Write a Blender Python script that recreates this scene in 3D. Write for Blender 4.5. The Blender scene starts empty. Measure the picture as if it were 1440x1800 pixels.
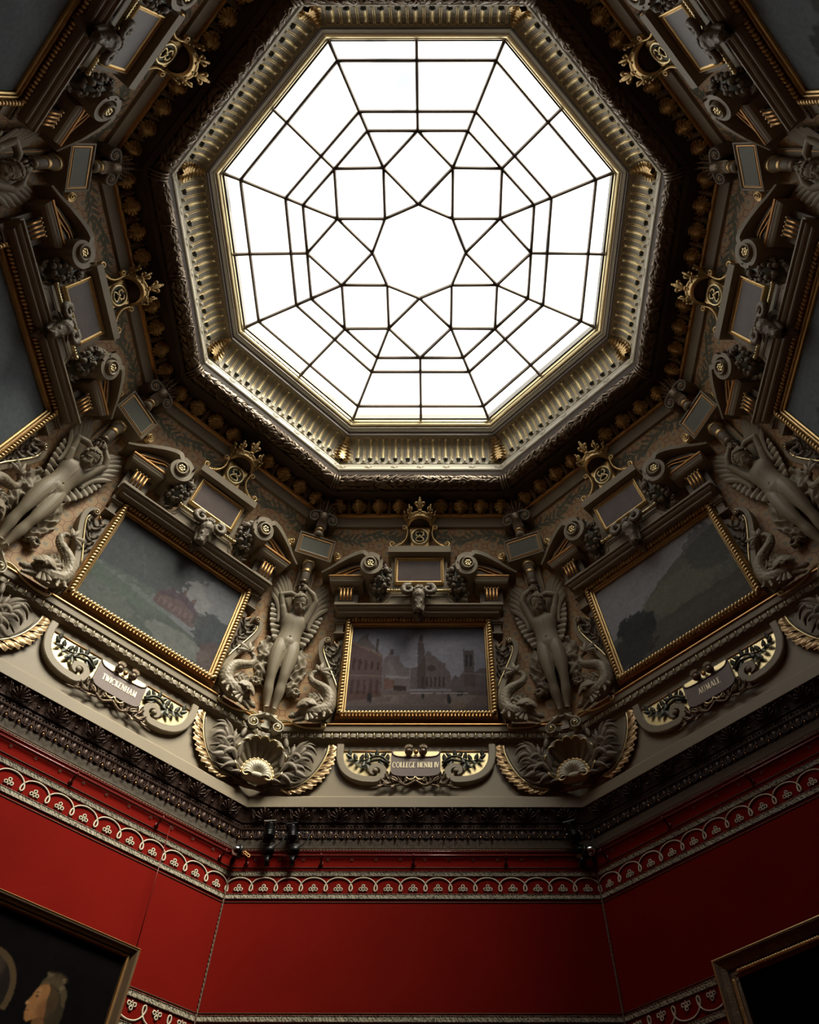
import bpy, bmesh, math, random
import numpy as np
from mathutils import Vector, Matrix

random.seed(7); rng = np.random.default_rng(7)
PI = math.pi; TAU = 2 * PI
SC = bpy.context.scene; COL = SC.collection
Z0 = 1.6            # eye height above the floor; all heights below are measured from the eye
C22 = math.cos(PI / 8); T22 = math.tan(PI / 8); S22 = math.sin(PI / 8)

# ---------------------------------------------------------------- camera
def set_camera():
    cd = bpy.data.cameras.new('camera'); co = bpy.data.objects.new('camera', cd); COL.objects.link(co)
    pitch, yaw, roll = [math.radians(a) for a in (57.49966, -0.25357, 0.19399)]
    f = Vector((math.sin(yaw) * math.cos(pitch), math.cos(yaw) * math.cos(pitch), math.sin(pitch)))
    r = Vector((math.cos(yaw), -math.sin(yaw), 0)); u = r.cross(f)
    c, s = math.cos(roll), math.sin(roll)
    R = c * r + s * u; U = -s * r + c * u
    m = Matrix((R, U, -f)).transposed().to_4x4(); m.translation = (0.19678, -2.64404, Z0)
    co.matrix_world = m
    cd.sensor_fit = 'VERTICAL'; cd.sensor_height = 24.0
    cd.lens = 1348.994 / 1800 * 24.0
    cd.shift_x = -(761.768 - 720) / 1800; cd.shift_y = (857.8225 - 900) / 1800
    cd.clip_start = 0.05; cd.clip_end = 200
    SC.camera = co
set_camera()

# ---------------------------------------------------------------- sky, sun, exposure
SKY = 3.3; SUN = 13.0; SUN_AZ = -52; SUN_EL = 53; SUN_SIZE = 31; EXPO = 0.0
def set_world():
    w = bpy.data.worlds.new('sky'); SC.world = w; w.use_nodes = True
    n = w.node_tree.nodes; l = w.node_tree.links; n.clear()
    out = n.new('ShaderNodeOutputWorld'); bg = n.new('ShaderNodeBackground')
    tc = n.new('ShaderNodeTexCoord'); no = n.new('ShaderNodeTexNoise'); cr = n.new('ShaderNodeValToRGB')
    no.inputs['Scale'].default_value = 2.6; no.inputs['Detail'].default_value = 5
    cr.color_ramp.elements[0].position = .26; cr.color_ramp.elements[0].color = (.90, .93, .96, 1)
    cr.color_ramp.elements[1].position = .40; cr.color_ramp.elements[1].color = (1, .96, .90, 1)
    l.new(tc.outputs['Generated'], no.inputs['Vector']); l.new(no.outputs['Fac'], cr.inputs['Fac'])
    l.new(cr.outputs['Color'], bg.inputs['Color']); bg.inputs['Strength'].default_value = SKY
    l.new(bg.outputs[0], out.inputs[0])
    sd = bpy.data.lights.new('hazy_sun', 'SUN'); sd.energy = SUN; sd.angle = math.radians(SUN_SIZE); sd.color = (1, .93, .78)
    so = bpy.data.objects.new('hazy_sun', sd); COL.objects.link(so)
    a, e = math.radians(SUN_AZ), math.radians(SUN_EL)
    d = Vector((math.cos(a) * math.cos(e), math.sin(a) * math.cos(e), math.sin(e)))
    so.rotation_euler = d.to_track_quat('Z', 'Y').to_euler(); so.location = d * 30
set_world()
vs = SC.view_settings; vs.view_transform = 'Standard'; vs.look = 'None'; vs.exposure = EXPO; vs.gamma = 1; vs.use_curve_mapping = False
SC.cycles.max_bounces = 8; SC.cycles.diffuse_bounces = 4; SC.cycles.glossy_bounces = 4
SC.cycles.transparent_max_bounces = 8; SC.cycles.caustics_reflective = False; SC.cycles.caustics_refractive = False
SC.cycles.sample_clamp_indirect = 6

# ---------------------------------------------------------------- materials
ALB = .55           # overall reflectance scale, set low to balance sky and sun
def mat(name, color, rough=.6, metal=0., noise=.12, nscale=6., bump=0., bscale=60., spec=.3):
    k = ALB + (.85 - ALB) * metal; color = tuple(q * k for q in color)
    m = bpy.data.materials.new(name); m.use_nodes = True
    n = m.node_tree.nodes; l = m.node_tree.links; b = n['Principled BSDF']
    b.inputs['Roughness'].default_value = rough; b.inputs['Metallic'].default_value = metal
    b.inputs['Specular IOR Level'].default_value = spec
    tc = n.new('ShaderNodeTexCoord'); no = n.new('ShaderNodeTexNoise'); no.inputs['Scale'].default_value = nscale
    no.inputs['Detail'].default_value = 4
    l.new(tc.outputs['Object'], no.inputs['Vector'])
    mr = n.new('ShaderNodeMapRange'); mr.inputs['To Min'].default_value = 1 - noise; mr.inputs['To Max'].default_value = 1 + noise
    l.new(no.outputs['Fac'], mr.inputs['Value'])
    vm = n.new('ShaderNodeVectorMath'); vm.operation = 'SCALE'; vm.inputs[0].default_value = color
    l.new(mr.outputs[0], vm.inputs['Scale']); l.new(vm.outputs[0], b.inputs['Base Color'])
    if bump:
        n2 = n.new('ShaderNodeTexNoise'); n2.inputs['Scale'].default_value = bscale; n2.inputs['Detail'].default_value = 3
        bp = n.new('ShaderNodeBump'); bp.inputs['Strength'].default_value = bump; bp.inputs['Distance'].default_value = .01
        l.new(tc.outputs['Object'], n2.inputs['Vector']); l.new(n2.outputs['Fac'], bp.inputs['Height'])
        l.new(bp.outputs[0], b.inputs['Normal'])
    return m
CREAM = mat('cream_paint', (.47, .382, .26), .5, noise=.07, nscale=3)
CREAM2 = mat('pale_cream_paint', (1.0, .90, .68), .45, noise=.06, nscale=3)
STONE = mat('stucco', (.50, .415, .29), .5, noise=.12, nscale=5)
SHADED = mat('shaded_stucco', (.33, .27, .195), .5, noise=.25, nscale=14, bump=.3, bscale=90)  # darker copy of the stucco, shade put into its colour
GOLD = mat('gold_leaf', (.74, .51, .23), .40, .85, noise=.25, nscale=25)
AGOLD = mat('bronzed_gold', (.66, .44, .23), .42, .6, noise=.35, nscale=18)
DRAB = mat('drab_plaster', (.30, .25, .19), .6, noise=.08, nscale=3)
TABLET = mat('purple_tablet', (.30, .22, .195), .5, noise=.15, nscale=9)
OGOLD = mat('copper_gold', (.62, .33, .12), .4, .75, noise=.25, nscale=20)
PGOLD = mat('pale_gold', (.86, .70, .38), .34, .8, noise=.15, nscale=20)
BRONZE = mat('bronzed_carving', (.27, .195, .13), .36, .45, noise=.4, nscale=12, bump=.4, bscale=70)
DARKWOOD = mat('dark_cornice', (.052, .026, .018), .42, .35, noise=.4, nscale=14, bump=.3, bscale=60, spec=.2)
BROWN = mat('brown_paint', (.13, .088, .060), .55, noise=.15, nscale=4)
FOLIAGE = mat('dark_bronze_green', (.085, .085, .062), .4, .3, noise=.3, nscale=16)
PURPLE = mat('purple_porphyry', (.20, .145, .135), .4, noise=.35, nscale=9)
GREY = mat('grey_green_panel', (.22, .225, .17), .5, noise=.1, nscale=5)
BLACK = mat('black_metal', (.012, .012, .013), .4, .3)
CHROME = mat('chrome', (.75, .77, .80), .12, 1.)
REDPAINT = mat('red_paint', (.24, .035, .028), .22, noise=.1)
RED = mat('red_damask', (.29, .011, .006), .8, noise=.16, nscale=2.2, bump=.15, bscale=220, spec=.03)
CREAM3 = mat('cove_cream', (.66, .58, .42), .45, noise=.06, nscale=3)
REDDARK = mat('deep_red_border', (.36, .011, .010), .7, noise=.12, nscale=4)
ROPE = mat('brown_rope', (.26, .16, .10), .7, noise=.4, nscale=50)
CORD = mat('ivory_cord', (1.1, 1.0, .76), .6, noise=.08)
LACE = mat('woven_galloon', (.80, .69, .48), .7, noise=.75, nscale=60, bump=.5, bscale=60)
DWOODF = mat('walnut_frame', (.16, .10, .055), .35, .2, noise=.3, nscale=10)
LETTER = mat('gilded_letters', (1.5, 1.3, .88), .45, .2)
GPAINT = mat('green_garland_paint', (.23, .225, .15), .7, noise=.2, nscale=10)
FLOOR = mat('floor_oak', (.14, .085, .05), .4, noise=.3, nscale=3)
OUTER = mat('outer_plaster', (.5, .48, .44), .8)
METALBAR = mat('glazing_bar', (.20, .155, .115), .4, .5, noise=.3, nscale=8)

def lace_mat():
    m = bpy.data.materials.new('woven_galloon'); m.use_nodes = True
    n = m.node_tree.nodes; l = m.node_tree.links; b = n['Principled BSDF']; b.inputs['Roughness'].default_value = .7
    tc = n.new('ShaderNodeTexCoord'); mp = n.new('ShaderNodeMapping'); mp.inputs['Rotation'].default_value = (0, math.radians(38), 0); w = n.new('ShaderNodeTexWave'); w.bands_direction = 'X'
    w.inputs['Scale'].default_value = 14; w.inputs['Distortion'].default_value = 9; w.inputs['Detail'].default_value = 2; w.inputs['Detail Scale'].default_value = 3
    cr = n.new('ShaderNodeValToRGB'); cr.color_ramp.elements[0].position = .30; cr.color_ramp.elements[0].color = (.075, .060, .035, 1); cr.color_ramp.elements[1].position = .55; cr.color_ramp.elements[1].color = (.42, .37, .27, 1)
    l.new(tc.outputs['Object'], mp.inputs['Vector']); l.new(mp.outputs[0], w.inputs['Vector']); l.new(w.outputs['Fac'], cr.inputs['Fac']); l.new(cr.outputs[0], b.inputs['Base Color'])
    return m
LACE = lace_mat()
def pattern_mat():
    m = bpy.data.materials.new('painted_octagon_pattern'); m.use_nodes = True
    n = m.node_tree.nodes; l = m.node_tree.links; b = n['Principled BSDF']; b.inputs['Roughness'].default_value = .6
    def M(op, a, c=None, c2=None):
        x = n.new('ShaderNodeMath'); x.operation = op
        for i, q in enumerate((a, c, c2)):
            if q is None: continue
            if isinstance(q, (int, float)): x.inputs[i].default_value = q
            else: l.new(q, x.inputs[i])
        return x.outputs[0]
    uv = n.new('ShaderNodeUVMap'); sp = n.new('ShaderNodeSeparateXYZ'); l.new(uv.outputs[0], sp.inputs[0])
    k = 1 / .148
    a = M('MULTIPLY', M('ADD', sp.outputs[0], sp.outputs[1]), .7071 * k); c = M('MULTIPLY', M('SUBTRACT', sp.outputs[0], sp.outputs[1]), .7071 * k)
    x = M('ABSOLUTE', M('SUBTRACT', M('FRACT', a), .5)); y = M('ABSOLUTE', M('SUBTRACT', M('FRACT', c), .5))
    o = M('MAXIMUM', M('MAXIMUM', x, y), M('MULTIPLY', M('ADD', x, y), .74))
    def band(v, lo, hi): return M('MULTIPLY', M('GREATER_THAN', v, lo), M('LESS_THAN', v, hi))
    line1 = band(o, .455, .56); line2 = band(o, .33, .365)
    cx = M('SUBTRACT', x, .5); cy = M('SUBTRACT', y, .5)
    rr = M('SQRT', M('ADD', M('MULTIPLY', cx, cx), M('MULTIPLY', cy, cy)))
    ring = M('MAXIMUM', band(rr, .07, .10), band(rr, .17, .19))
    r0 = M('SQRT', M('ADD', M('MULTIPLY', x, x), M('MULTIPLY', y, y)))
    flower = M('MULTIPLY', M('LESS_THAN', r0, .20), M('LESS_THAN', M('MULTIPLY', x, y), .0075))
    core = M('LESS_THAN', r0, .045)
    no = n.new('ShaderNodeTexNoise'); no.inputs['Scale'].default_value = 3; l.new(uv.outputs[0], no.inputs['Vector'])
    def mix(f, A, B):
        q = n.new('ShaderNodeMix'); q.data_type = 'RGBA'
        if isinstance(f, float): q.inputs[0].default_value = f
        else: l.new(f, q.inputs[0])
        for i, z in ((6, A), (7, B)):
            if isinstance(z, tuple): q.inputs[i].default_value = z + (1,)
            else: l.new(z, q.inputs[i])
        return q.outputs[2]
    base = mix(no.outputs['Fac'], (.40, .225, .090), (.47, .285, .118))
    base = mix(M('LESS_THAN', o, .33), base, (.40, .25, .11))
    base = mix(flower, base, (.20, .19, .135))
    base = mix(core, base, (.33, .12, .06))
    base = mix(line2, base, (.28, .155, .07))
    base = mix(line1, base, (.25, .12, .055))
    base = mix(ring, base, (.28, .14, .065))
    l.new(base, b.inputs['Base Color'])
    return m
PATTERN = pattern_mat()

def glass_mat():
    m = bpy.data.materials.new('skylight_glass'); m.use_nodes = True
    n = m.node_tree.nodes; l = m.node_tree.links; n.clear()
    o = n.new('ShaderNodeOutputMaterial'); t = n.new('ShaderNodeBsdfTransparent'); g = n.new('ShaderNodeBsdfGlossy'); mx = n.new('ShaderNodeMixShader')
    tc = n.new('ShaderNodeTexCoord'); no = n.new('ShaderNodeTexNoise'); no.inputs['Scale'].default_value = 1.4; no.inputs['Detail'].default_value = 6
    cr = n.new('ShaderNodeValToRGB'); cr.color_ramp.elements[0].position = .27; cr.color_ramp.elements[0].color = (.57, .60, .62, 1)
    cr.color_ramp.elements[1].position = .43; cr.color_ramp.elements[1].color = (.97, .98, .98, 1)
    l.new(tc.outputs['Object'], no.inputs['Vector']); l.new(no.outputs['Fac'], cr.inputs['Fac']); l.new(cr.outputs[0], t.inputs['Color'])
    g.inputs['Roughness'].default_value = .05; mx.inputs[0].default_value = .04
    l.new(t.outputs[0], mx.inputs[1]); l.new(g.outputs[0], mx.inputs[2]); l.new(mx.outputs[0], o.inputs[0])
    return m
GLASS = glass_mat()

def vcol_mat(name, rough=.65):
    m = bpy.data.materials.new(name); m.use_nodes = True
    n = m.node_tree.nodes; l = m.node_tree.links; b = n['Principled BSDF']; b.inputs['Roughness'].default_value = rough
    at = n.new('ShaderNodeAttribute'); at.attribute_name = 'paint'
    tc = n.new('ShaderNodeTexCoord'); no = n.new('ShaderNodeTexNoise'); no.inputs['Scale'].default_value = 25; no.inputs['Detail'].default_value = 5
    mr = n.new('ShaderNodeMapRange'); mr.inputs['To Min'].default_value = .65; mr.inputs['To Max'].default_value = 1.1
    l.new(tc.outputs['Object'], no.inputs['Vector']); l.new(no.outputs['Fac'], mr.inputs['Value'])
    vm = n.new('ShaderNodeVectorMath'); vm.operation = 'SCALE'; l.new(at.outputs['Color'], vm.inputs[0]); l.new(mr.outputs[0], vm.inputs['Scale'])
    l.new(vm.outputs[0], b.inputs['Base Color']); b.inputs['Specular IOR Level'].default_value = 0
    return m
CANVAS = vcol_mat('oil_on_canvas')

# ---------------------------------------------------------------- the curved wall: radius (apothem) by height
def rw(h):
    s = np.maximum(np.asarray(h, float) - 5.4, 0)
    return 3.93 - .075 * s - .069 * s * s
def W_side(v):                       # x along the wall, y = -distance in front of it, z = height
    v = v.copy(); v[:, 1] += rw(v[:, 2]); return v
def W_corner(v):
    v = v.copy(); v[:, 1] += rw(v[:, 2]) / C22; return v
def W_in(dl, dx=0., f=None):         # same place seen from the room's axis, but set back against the wall
    def g(v):
        v = v.copy(); k = 1 + dl / 6.5; v[:, 0] = v[:, 0] * k + dx; v[:, 2] *= k; v[:, 1] += dl
        return (f or W_corner)(v)
    return g
def W_fold(v):                       # x measured along the two walls either side of the corner
    R = rw(v[:, 2]) / C22; x = v[:, 0]; d = -v[:, 1]
    s = np.clip(x / .16, -1, 1); o = np.empty_like(v)
    o[:, 0] = x * C22 - s * S22 * d
    o[:, 1] = R - np.abs(x) * S22 - d * np.where(np.abs(s) < 1, C22 + (1 - np.abs(s)) * .06, C22)
    o[:, 2] = v[:, 2]; return o
def W_low(r):
    def f(v):
        v = v.copy(); v[:, 1] += r; return v
    return f
def W_none(v): return v.copy()

# ---------------------------------------------------------------- mesh gathering
class G:
    def __init__(s): s.v = []; s.f = []; s.m = []; s.s = []; s.n = 0
    def add(s, vf, m=0, smooth=True, T=None):
        v, f = vf; v = np.asarray(v, float).reshape(-1, 3)
        if T is not None: v = T(v)
        s.v.append(v); s.f += [tuple(i + s.n for i in q) for q in f]
        s.m += [m] * len(f); s.s += [smooth] * len(f); s.n += len(v)
        return s
    def verts(s): return np.concatenate(s.v) if s.v else np.zeros((0, 3))

def new_mesh(name, v, f, mats, mi=None, sm=None):
    me = bpy.data.meshes.new(name); me.from_pydata([tuple(p) for p in v], [], f)
    for q in mats: me.materials.append(q)
    if mi is not None and len(mats) > 1: me.polygons.foreach_set('material_index', mi)
    if sm is not None: me.polygons.foreach_set('use_smooth', sm)
    me.update(); return me

def obj(name, g, mats, parent=None, warp=W_none, base=None):
    if not isinstance(mats, (list, tuple)): mats = [mats]
    v = warp(g.verts())
    if base is None: base = parent['_b'] if parent is not None else (0, 0, 0)
    b = np.array(base, float)
    me = new_mesh(name, v - b, g.f, mats, g.m, g.s)
    o = bpy.data.objects.new(name, me); COL.objects.link(o)
    if parent is not None: o.parent = parent; o['_b'] = list(parent['_b'])
    else: o.location = (b[0], b[1], b[2] + Z0)
    return o

BASES = {}
class Thing:
    pass
def thing(name, base, label, cat, group=None):
    o = bpy.data.objects.new(name, None); COL.objects.link(o); o.empty_display_size = .05
    o['label'] = label; o['category'] = cat
    if group: o['group'] = group
    o['_b'] = [float(q) for q in base]; o.location = (base[0], base[1], base[2] + Z0)
    return o
def struct(o): o['kind'] = 'structure'; return o

KIDS = {}
def kids(o): return [c for c in COL.objects if c.parent == o]
def build_kids():
    KIDS.clear()
    for c in COL.objects:
        if c.parent is not None: KIDS.setdefault(c.parent.name, []).append(c)
def copy_tree(o, parent=None):
    c = o.copy(); COL.objects.link(c)
    if parent is not None: c.parent = parent
    for ch in KIDS.get(o.name, ()): copy_tree(ch, c)
    return c
def rot_root(o, base, ang):           # ang in degrees, 90 is the front
    a = math.radians(ang - 90); c, s = math.cos(a), math.sin(a)
    o.location = (c * base[0] - s * base[1], s * base[0] + c * base[1], base[2] + Z0)
    o.rotation_euler = (0, 0, a)

# ---------------------------------------------------------------- primitives: all return (verts, faces)
def box(x0, x1, y0, y1, z0, z1):
    v = [(x, y, z) for x in (x0, x1) for y in (y0, y1) for z in (z0, z1)]
    return v, [(0, 1, 3, 2), (4, 6, 7, 5), (0, 4, 5, 1), (2, 3, 7, 6), (0, 2, 6, 4), (1, 5, 7, 3)]

def grid_faces(n, m, wrap_m=False, wrap_n=False):
    f = []
    for i in range(n if wrap_n else n - 1):
        for j in range(m if wrap_m else m - 1):
            a = i * m + j; b = i * m + (j + 1) % m; c = ((i + 1) % n) * m + (j + 1) % m; d = ((i + 1) % n) * m + j
            f.append((a, b, c, d))
    return f

def frames(P, up=(0, 1, 0)):
    P = np.asarray(P, float); T = np.gradient(P, axis=0); T /= np.linalg.norm(T, axis=1)[:, None] + 1e-9
    up = np.array(up, float); A = []; N = up - T[0] * (up @ T[0])
    if np.linalg.norm(N) < 1e-3: N = np.array([1, 0, 0.]) - T[0] * T[0][0]
    N /= np.linalg.norm(N)
    for t in T:
        N = N - t * (N @ t); N /= np.linalg.norm(N) + 1e-9; A.append(N.copy())
    A = np.array(A); return T, A, np.cross(T, A)

def tube(P, r, n=8, cap=True, flat=1., closed=False):
    P = np.asarray(P, float); k = len(P); r = np.broadcast_to(np.asarray(r, float), (k,))
    T, A, B = frames(P); v = []
    for i in range(k):
        for j in range(n):
            a = TAU * j / n; v.append(P[i] + r[i] * (math.cos(a) * A[i] * flat + math.sin(a) * B[i]))
    f = grid_faces(k, n, True, closed)
    if cap and not closed:
        v += [P[0], P[-1]]; o = k * n
        f += [(o, (j + 1) % n, j) for j in range(n)] + [(o + 1, (k - 1) * n + j, (k - 1) * n + (j + 1) % n) for j in range(n)]
    return v, f

def ribbon(P, w, y0, y1):
    """flat band following a path in the wall plane (x, z), width w, from y0 (back) to y1 (front)"""
    P = np.asarray(P, float)[:, :2]; k = len(P); w = np.broadcast_to(np.asarray(w, float), (k,))
    y0 = np.broadcast_to(np.asarray(y0, float), (k,)); y1 = np.broadcast_to(np.asarray(y1, float), (k,))
    T = np.gradient(P, axis=0); T /= np.linalg.norm(T, axis=1)[:, None] + 1e-9
    N = np.stack([-T[:, 1], T[:, 0]], 1); v = []
    for i in range(k):
        a = P[i] + N[i] * w[i] / 2; b = P[i] - N[i] * w[i] / 2; e = (a - b) * .12; yb = (y1[i] - y0[i]) * .12
        v += [(a[0], y0[i], a[1]), (a[0], y1[i] - yb, a[1]), (a[0] - e[0], y1[i], a[1] - e[1]), (b[0] + e[0], y1[i], b[1] + e[1]), (b[0], y1[i] - yb, b[1]), (b[0], y0[i], b[1])]
    f = grid_faces(k, 6, True) + [(0, 1, 2, 3, 4, 5), tuple((k - 1) * 6 + j for j in (5, 4, 3, 2, 1, 0))]
    return v, f

def smooth_path(P, n=24):
    P = np.asarray(P, float); k = len(P); out = []
    Q = np.vstack([2 * P[0] - P[1], P, 2 * P[-1] - P[-2]])
    for t in np.linspace(0, k - 1 - 1e-9, n):
        i = int(t); u = t - i; p0, p1, p2, p3 = Q[i], Q[i + 1], Q[i + 2], Q[i + 3]
        out.append(.5 * (2 * p1 + (p2 - p0) * u + (2 * p0 - 5 * p1 + 4 * p2 - p3) * u * u + (3 * p1 - p0 - 3 * p2 + p3) * u ** 3))
    return np.array(out)

def spiral(c, r0, r1, a0, a1, n=20):
    t = np.linspace(0, 1, n); a = np.radians(a0 + (a1 - a0) * t); r = r0 + (r1 - r0) * t
    return np.stack([c[0] + r * np.cos(a), c[1] + r * np.sin(a)], 1)

def plate(outline, y0, y1, bevel=0.):
    P = np.asarray(outline, float); k = len(P)
    area = .5 * np.sum(P[:, 0] * np.roll(P[:, 1], -1) - np.roll(P[:, 0], -1) * P[:, 1])
    if area < 0: P = P[::-1]
    rings = [(P, y0)]
    if bevel:
        T = np.roll(P, -1, 0) - np.roll(P, 1, 0); T /= np.linalg.norm(T, axis=1)[:, None] + 1e-9
        N = np.stack([-T[:, 1], T[:, 0]], 1); rings += [(P, y1 + bevel * (1 if y1 < y0 else -1)), (P + N * bevel, y1)]
    else: rings += [(P, y1)]
    v = [(p[0], y, p[1]) for Q, y in rings for p in Q]
    f = grid_faces(len(rings), k, True) + [tuple(range(k)), tuple((len(rings) - 1) * k + j for j in range(k - 1, -1, -1))]
    return v, f

def lathe(prof, c=(0, 0, 0), axis='z', n=20, a0=0, a1=360):
    full = abs(a1 - a0) >= 360; m = n if full else n + 1; v = []
    for r, z in prof:
        for j in range(m):
            a = math.radians(a0 + (a1 - a0) * j / n); x, y = r * math.cos(a), r * math.sin(a)
            v.append((c[0] + x, c[1] + y, c[2] + z) if axis == 'z' else (c[0] + x, c[1] - z, c[2] + y) if axis == 'y' else (c[0] + z, c[1] + x, c[2] + y))
    return v, grid_faces(len(prof), m, full)

def ell(c, r, n=10, m=6, R=None):
    v = []
    for i in range(m + 1):
        t = PI * i / m
        for j in range(n):
            a = TAU * j / n; v.append((math.sin(t) * math.cos(a), math.sin(t) * math.sin(a), math.cos(t)))
    r = (r, r, r) if isinstance(r, (int, float)) else r
    v = np.array(v) * np.array(r)
    if R is not None: v = v @ np.array(R.to_3x3()).T
    return v + np.array(c), grid_faces(m + 1, n, True)

def mould3(prof, x0, x1, d0, back=0.):
    """moulding with mitred returns: prof = [(projection, z)] swept round left return, front, right return"""
    v = []
    for p, z in prof: v += [(x0 - p, -back, z), (x0 - p, -d0 - p, z), (x1 + p, -d0 - p, z), (x1 + p, -back, z)]
    k = len(prof)
    return v, grid_faces(k, 4) + [(0, 1, 2, 3), tuple((k - 1) * 4 + j for j in (3, 2, 1, 0))]

def frame4(x0, x1, z0, z1, prof):
    """mitred rectangular frame: prof = [(outward offset, depth d)]"""
    v = []
    for o, d in prof: v += [(x0 - o, -d, z0 - o), (x1 + o, -d, z0 - o), (x1 + o, -d, z1 + o), (x0 - o, -d, z1 + o)]
    return v, grid_faces(len(prof), 4, True)

def leaf(L, Wd, lobes=5, curl=.35, nt=13, ns=7, ruff=.18, sharp=.8, rib=.12):
    """carved leaf growing up z from the origin, width along x, face to -y, tip curling to -y"""
    v = []
    for i in range(nt):
        t = i / (nt - 1); w = Wd / 2 * (math.sin(PI * min(1, .06 + .94 * t) ** sharp) ** .8)
        lob = 1 - ruff * (1 + math.cos(TAU * lobes * t)) * .9 * (t < .97) * (lobes > 1)
        for j in range(ns):
            s = -1 + 2 * j / (ns - 1); a = abs(s)
            x = s * w * (lob if a > .5 else 1); z = L * (t - .10 * a * a * (1 - t) + .07 * a * (lobes > 1) * math.sin(TAU * lobes * t))
            y = -L * curl * t ** 2.4 - Wd * rib * (1 - a) * (1.2 - t) + Wd * .10 * a * math.cos(TAU * lobes * t) * (lobes > 1)
            if t > .86: z -= L * curl * .5 * (t - .86) / .14 * .25
            v.append((x, y, z))
    return v, grid_faces(nt, ns)

def feather(L, W, bend=.1, nt=12):
    v = []
    for i in range(nt):
        t = 1 - (1 - i / (nt - 1)) ** 1.9; e = math.sqrt(max(0., 1 - (max(0, t - .80) / .20) ** 2)); w = W / 2 * (.50 + .50 * min(1, t * 1.4)) * e + .001
        for s in (-1, -.55, -.12, .12, .55, 1):
            y = {1: 0, .55: -.15, .12: -.26}[abs(s)] * W * (1 - .3 * t)
            v.append((s * w - bend * L * t * t, y, L * t - (1 - e) * 0))
    return v, grid_faces(nt, 6)
def xf(scale=1., rx=0, ry=0, rz=0, t=(0, 0, 0), mir=False):
    M = np.array((Matrix.Rotation(math.radians(ry), 3, 'Y') @ Matrix.Rotation(math.radians(rz), 3, 'Z') @ Matrix.Rotation(math.radians(-rx), 3, 'X')))
    t = np.array(t, float)
    def f(v):
        v = v * np.array((-1 if mir else 1, 1, 1)) * scale
        return v @ M.T + t
    return f
def mirror(vf):
    v, f = vf; v = np.asarray(v, float).copy(); v[:, 0] *= -1; return v, [tuple(reversed(q)) for q in f]
def gmirror(g):
    o = G(); o.v = [g.verts() * np.array([-1, 1, 1])]; o.f = [tuple(reversed(q)) for q in g.f]; o.m = list(g.m); o.s = list(g.s); o.n = g.n; return o

_rm = []
def sculpt(g, voxel, iters=3, dents=(), noise=0., warp=W_none, dec=1.):
    """fuse overlapping shapes into one continuous skin"""
    me = new_mesh('tmp', g.verts(), g.f, []); o = bpy.data.objects.new('tmp', me); COL.objects.link(o)
    m = o.modifiers.new('r', 'REMESH'); m.mode = 'VOXEL'; m.voxel_size = voxel; m.adaptivity = 0
    m2 = o.modifiers.new('s', 'SMOOTH'); m2.iterations = iters; m2.factor = .5
    if dec < 1: m3 = o.modifiers.new('d', 'DECIMATE'); m3.ratio = dec
    dg = bpy.context.evaluated_depsgraph_get(); ev = o.evaluated_get(dg).to_mesh()
    v = np.empty(len(ev.vertices) * 3); ev.vertices.foreach_get('co', v); v = v.reshape(-1, 3)
    nr = np.empty(len(ev.vertices) * 3); ev.vertices.foreach_get('normal', nr); nr = nr.reshape(-1, 3)
    f = [tuple(p.vertices) for p in ev.polygons]
    o.evaluated_get(dg).to_mesh_clear(); bpy.data.objects.remove(o); bpy.data.meshes.remove(me)
    for c, rad, dv in dents:
        w = np.exp(-np.sum(((v - np.array(c)) / np.array(rad)) ** 2, axis=1)); v = v + w[:, None] * np.array(dv)
    if noise:
        q = v * 40; w = np.sin(q[:, 0] * 1.7 + np.sin(q[:, 2] * 1.3) * 2) * np.sin(q[:, 2] * 1.9 + 1) + .5 * np.sin(q[:, 0] * 4.1 + q[:, 2] * 3.3)
        v = v + nr * (w * noise)[:, None]
    r = G(); r.add((v, f)); return r

def limb(g, pts, rad, n=14, m=26):
    P = smooth_path(pts, m); R = smooth_path([(r, 0, 0) for r in rad], m)[:, 0]
    d0 = P[0] - P[1]; d0 /= np.linalg.norm(d0); d1 = P[-1] - P[-2]; d1 /= np.linalg.norm(d1)
    A = [P[0] + d0 * R[0] * q for q in (.97, .7, .35)]; B = [P[-1] + d1 * R[-1] * q for q in (.35, .7, .97)]
    g.add(tube(np.vstack([A, P, B]), np.concatenate([[R[0] * math.sqrt(1 - q * q) for q in (.97, .7, .35)], R, [R[-1] * math.sqrt(1 - q * q) for q in (.35, .7, .97)]]), n)); return g
def caps(g, a, b, ra, rb, n=10):
    """tapered limb with round ends"""
    a = np.array(a, float); b = np.array(b, float); d = b - a; L = np.linalg.norm(d) + 1e-9; d /= L
    P = []; R = []
    for q in (-.98, -.7, -.35): P.append(a + d * ra * q); R.append(ra * math.sqrt(1 - q * q))
    for q in (0, .33, .66, 1): P.append(a + (b - a) * q); R.append(ra + (rb - ra) * q)
    for q in (.35, .7, .98): P.append(b + d * rb * q); R.append(rb * math.sqrt(1 - q * q))
    g.add(tube(P, R, n)); return g

# ================================================================ THE SETTING
SIDES = [90, 135, 180, 225, 270, 315, 0, 45]
SNAME = {90: 'front', 135: 'front_left', 180: 'left', 225: 'back_left', 270: 'back', 315: 'back_right', 0: 'right', 45: 'front_right'}

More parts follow.
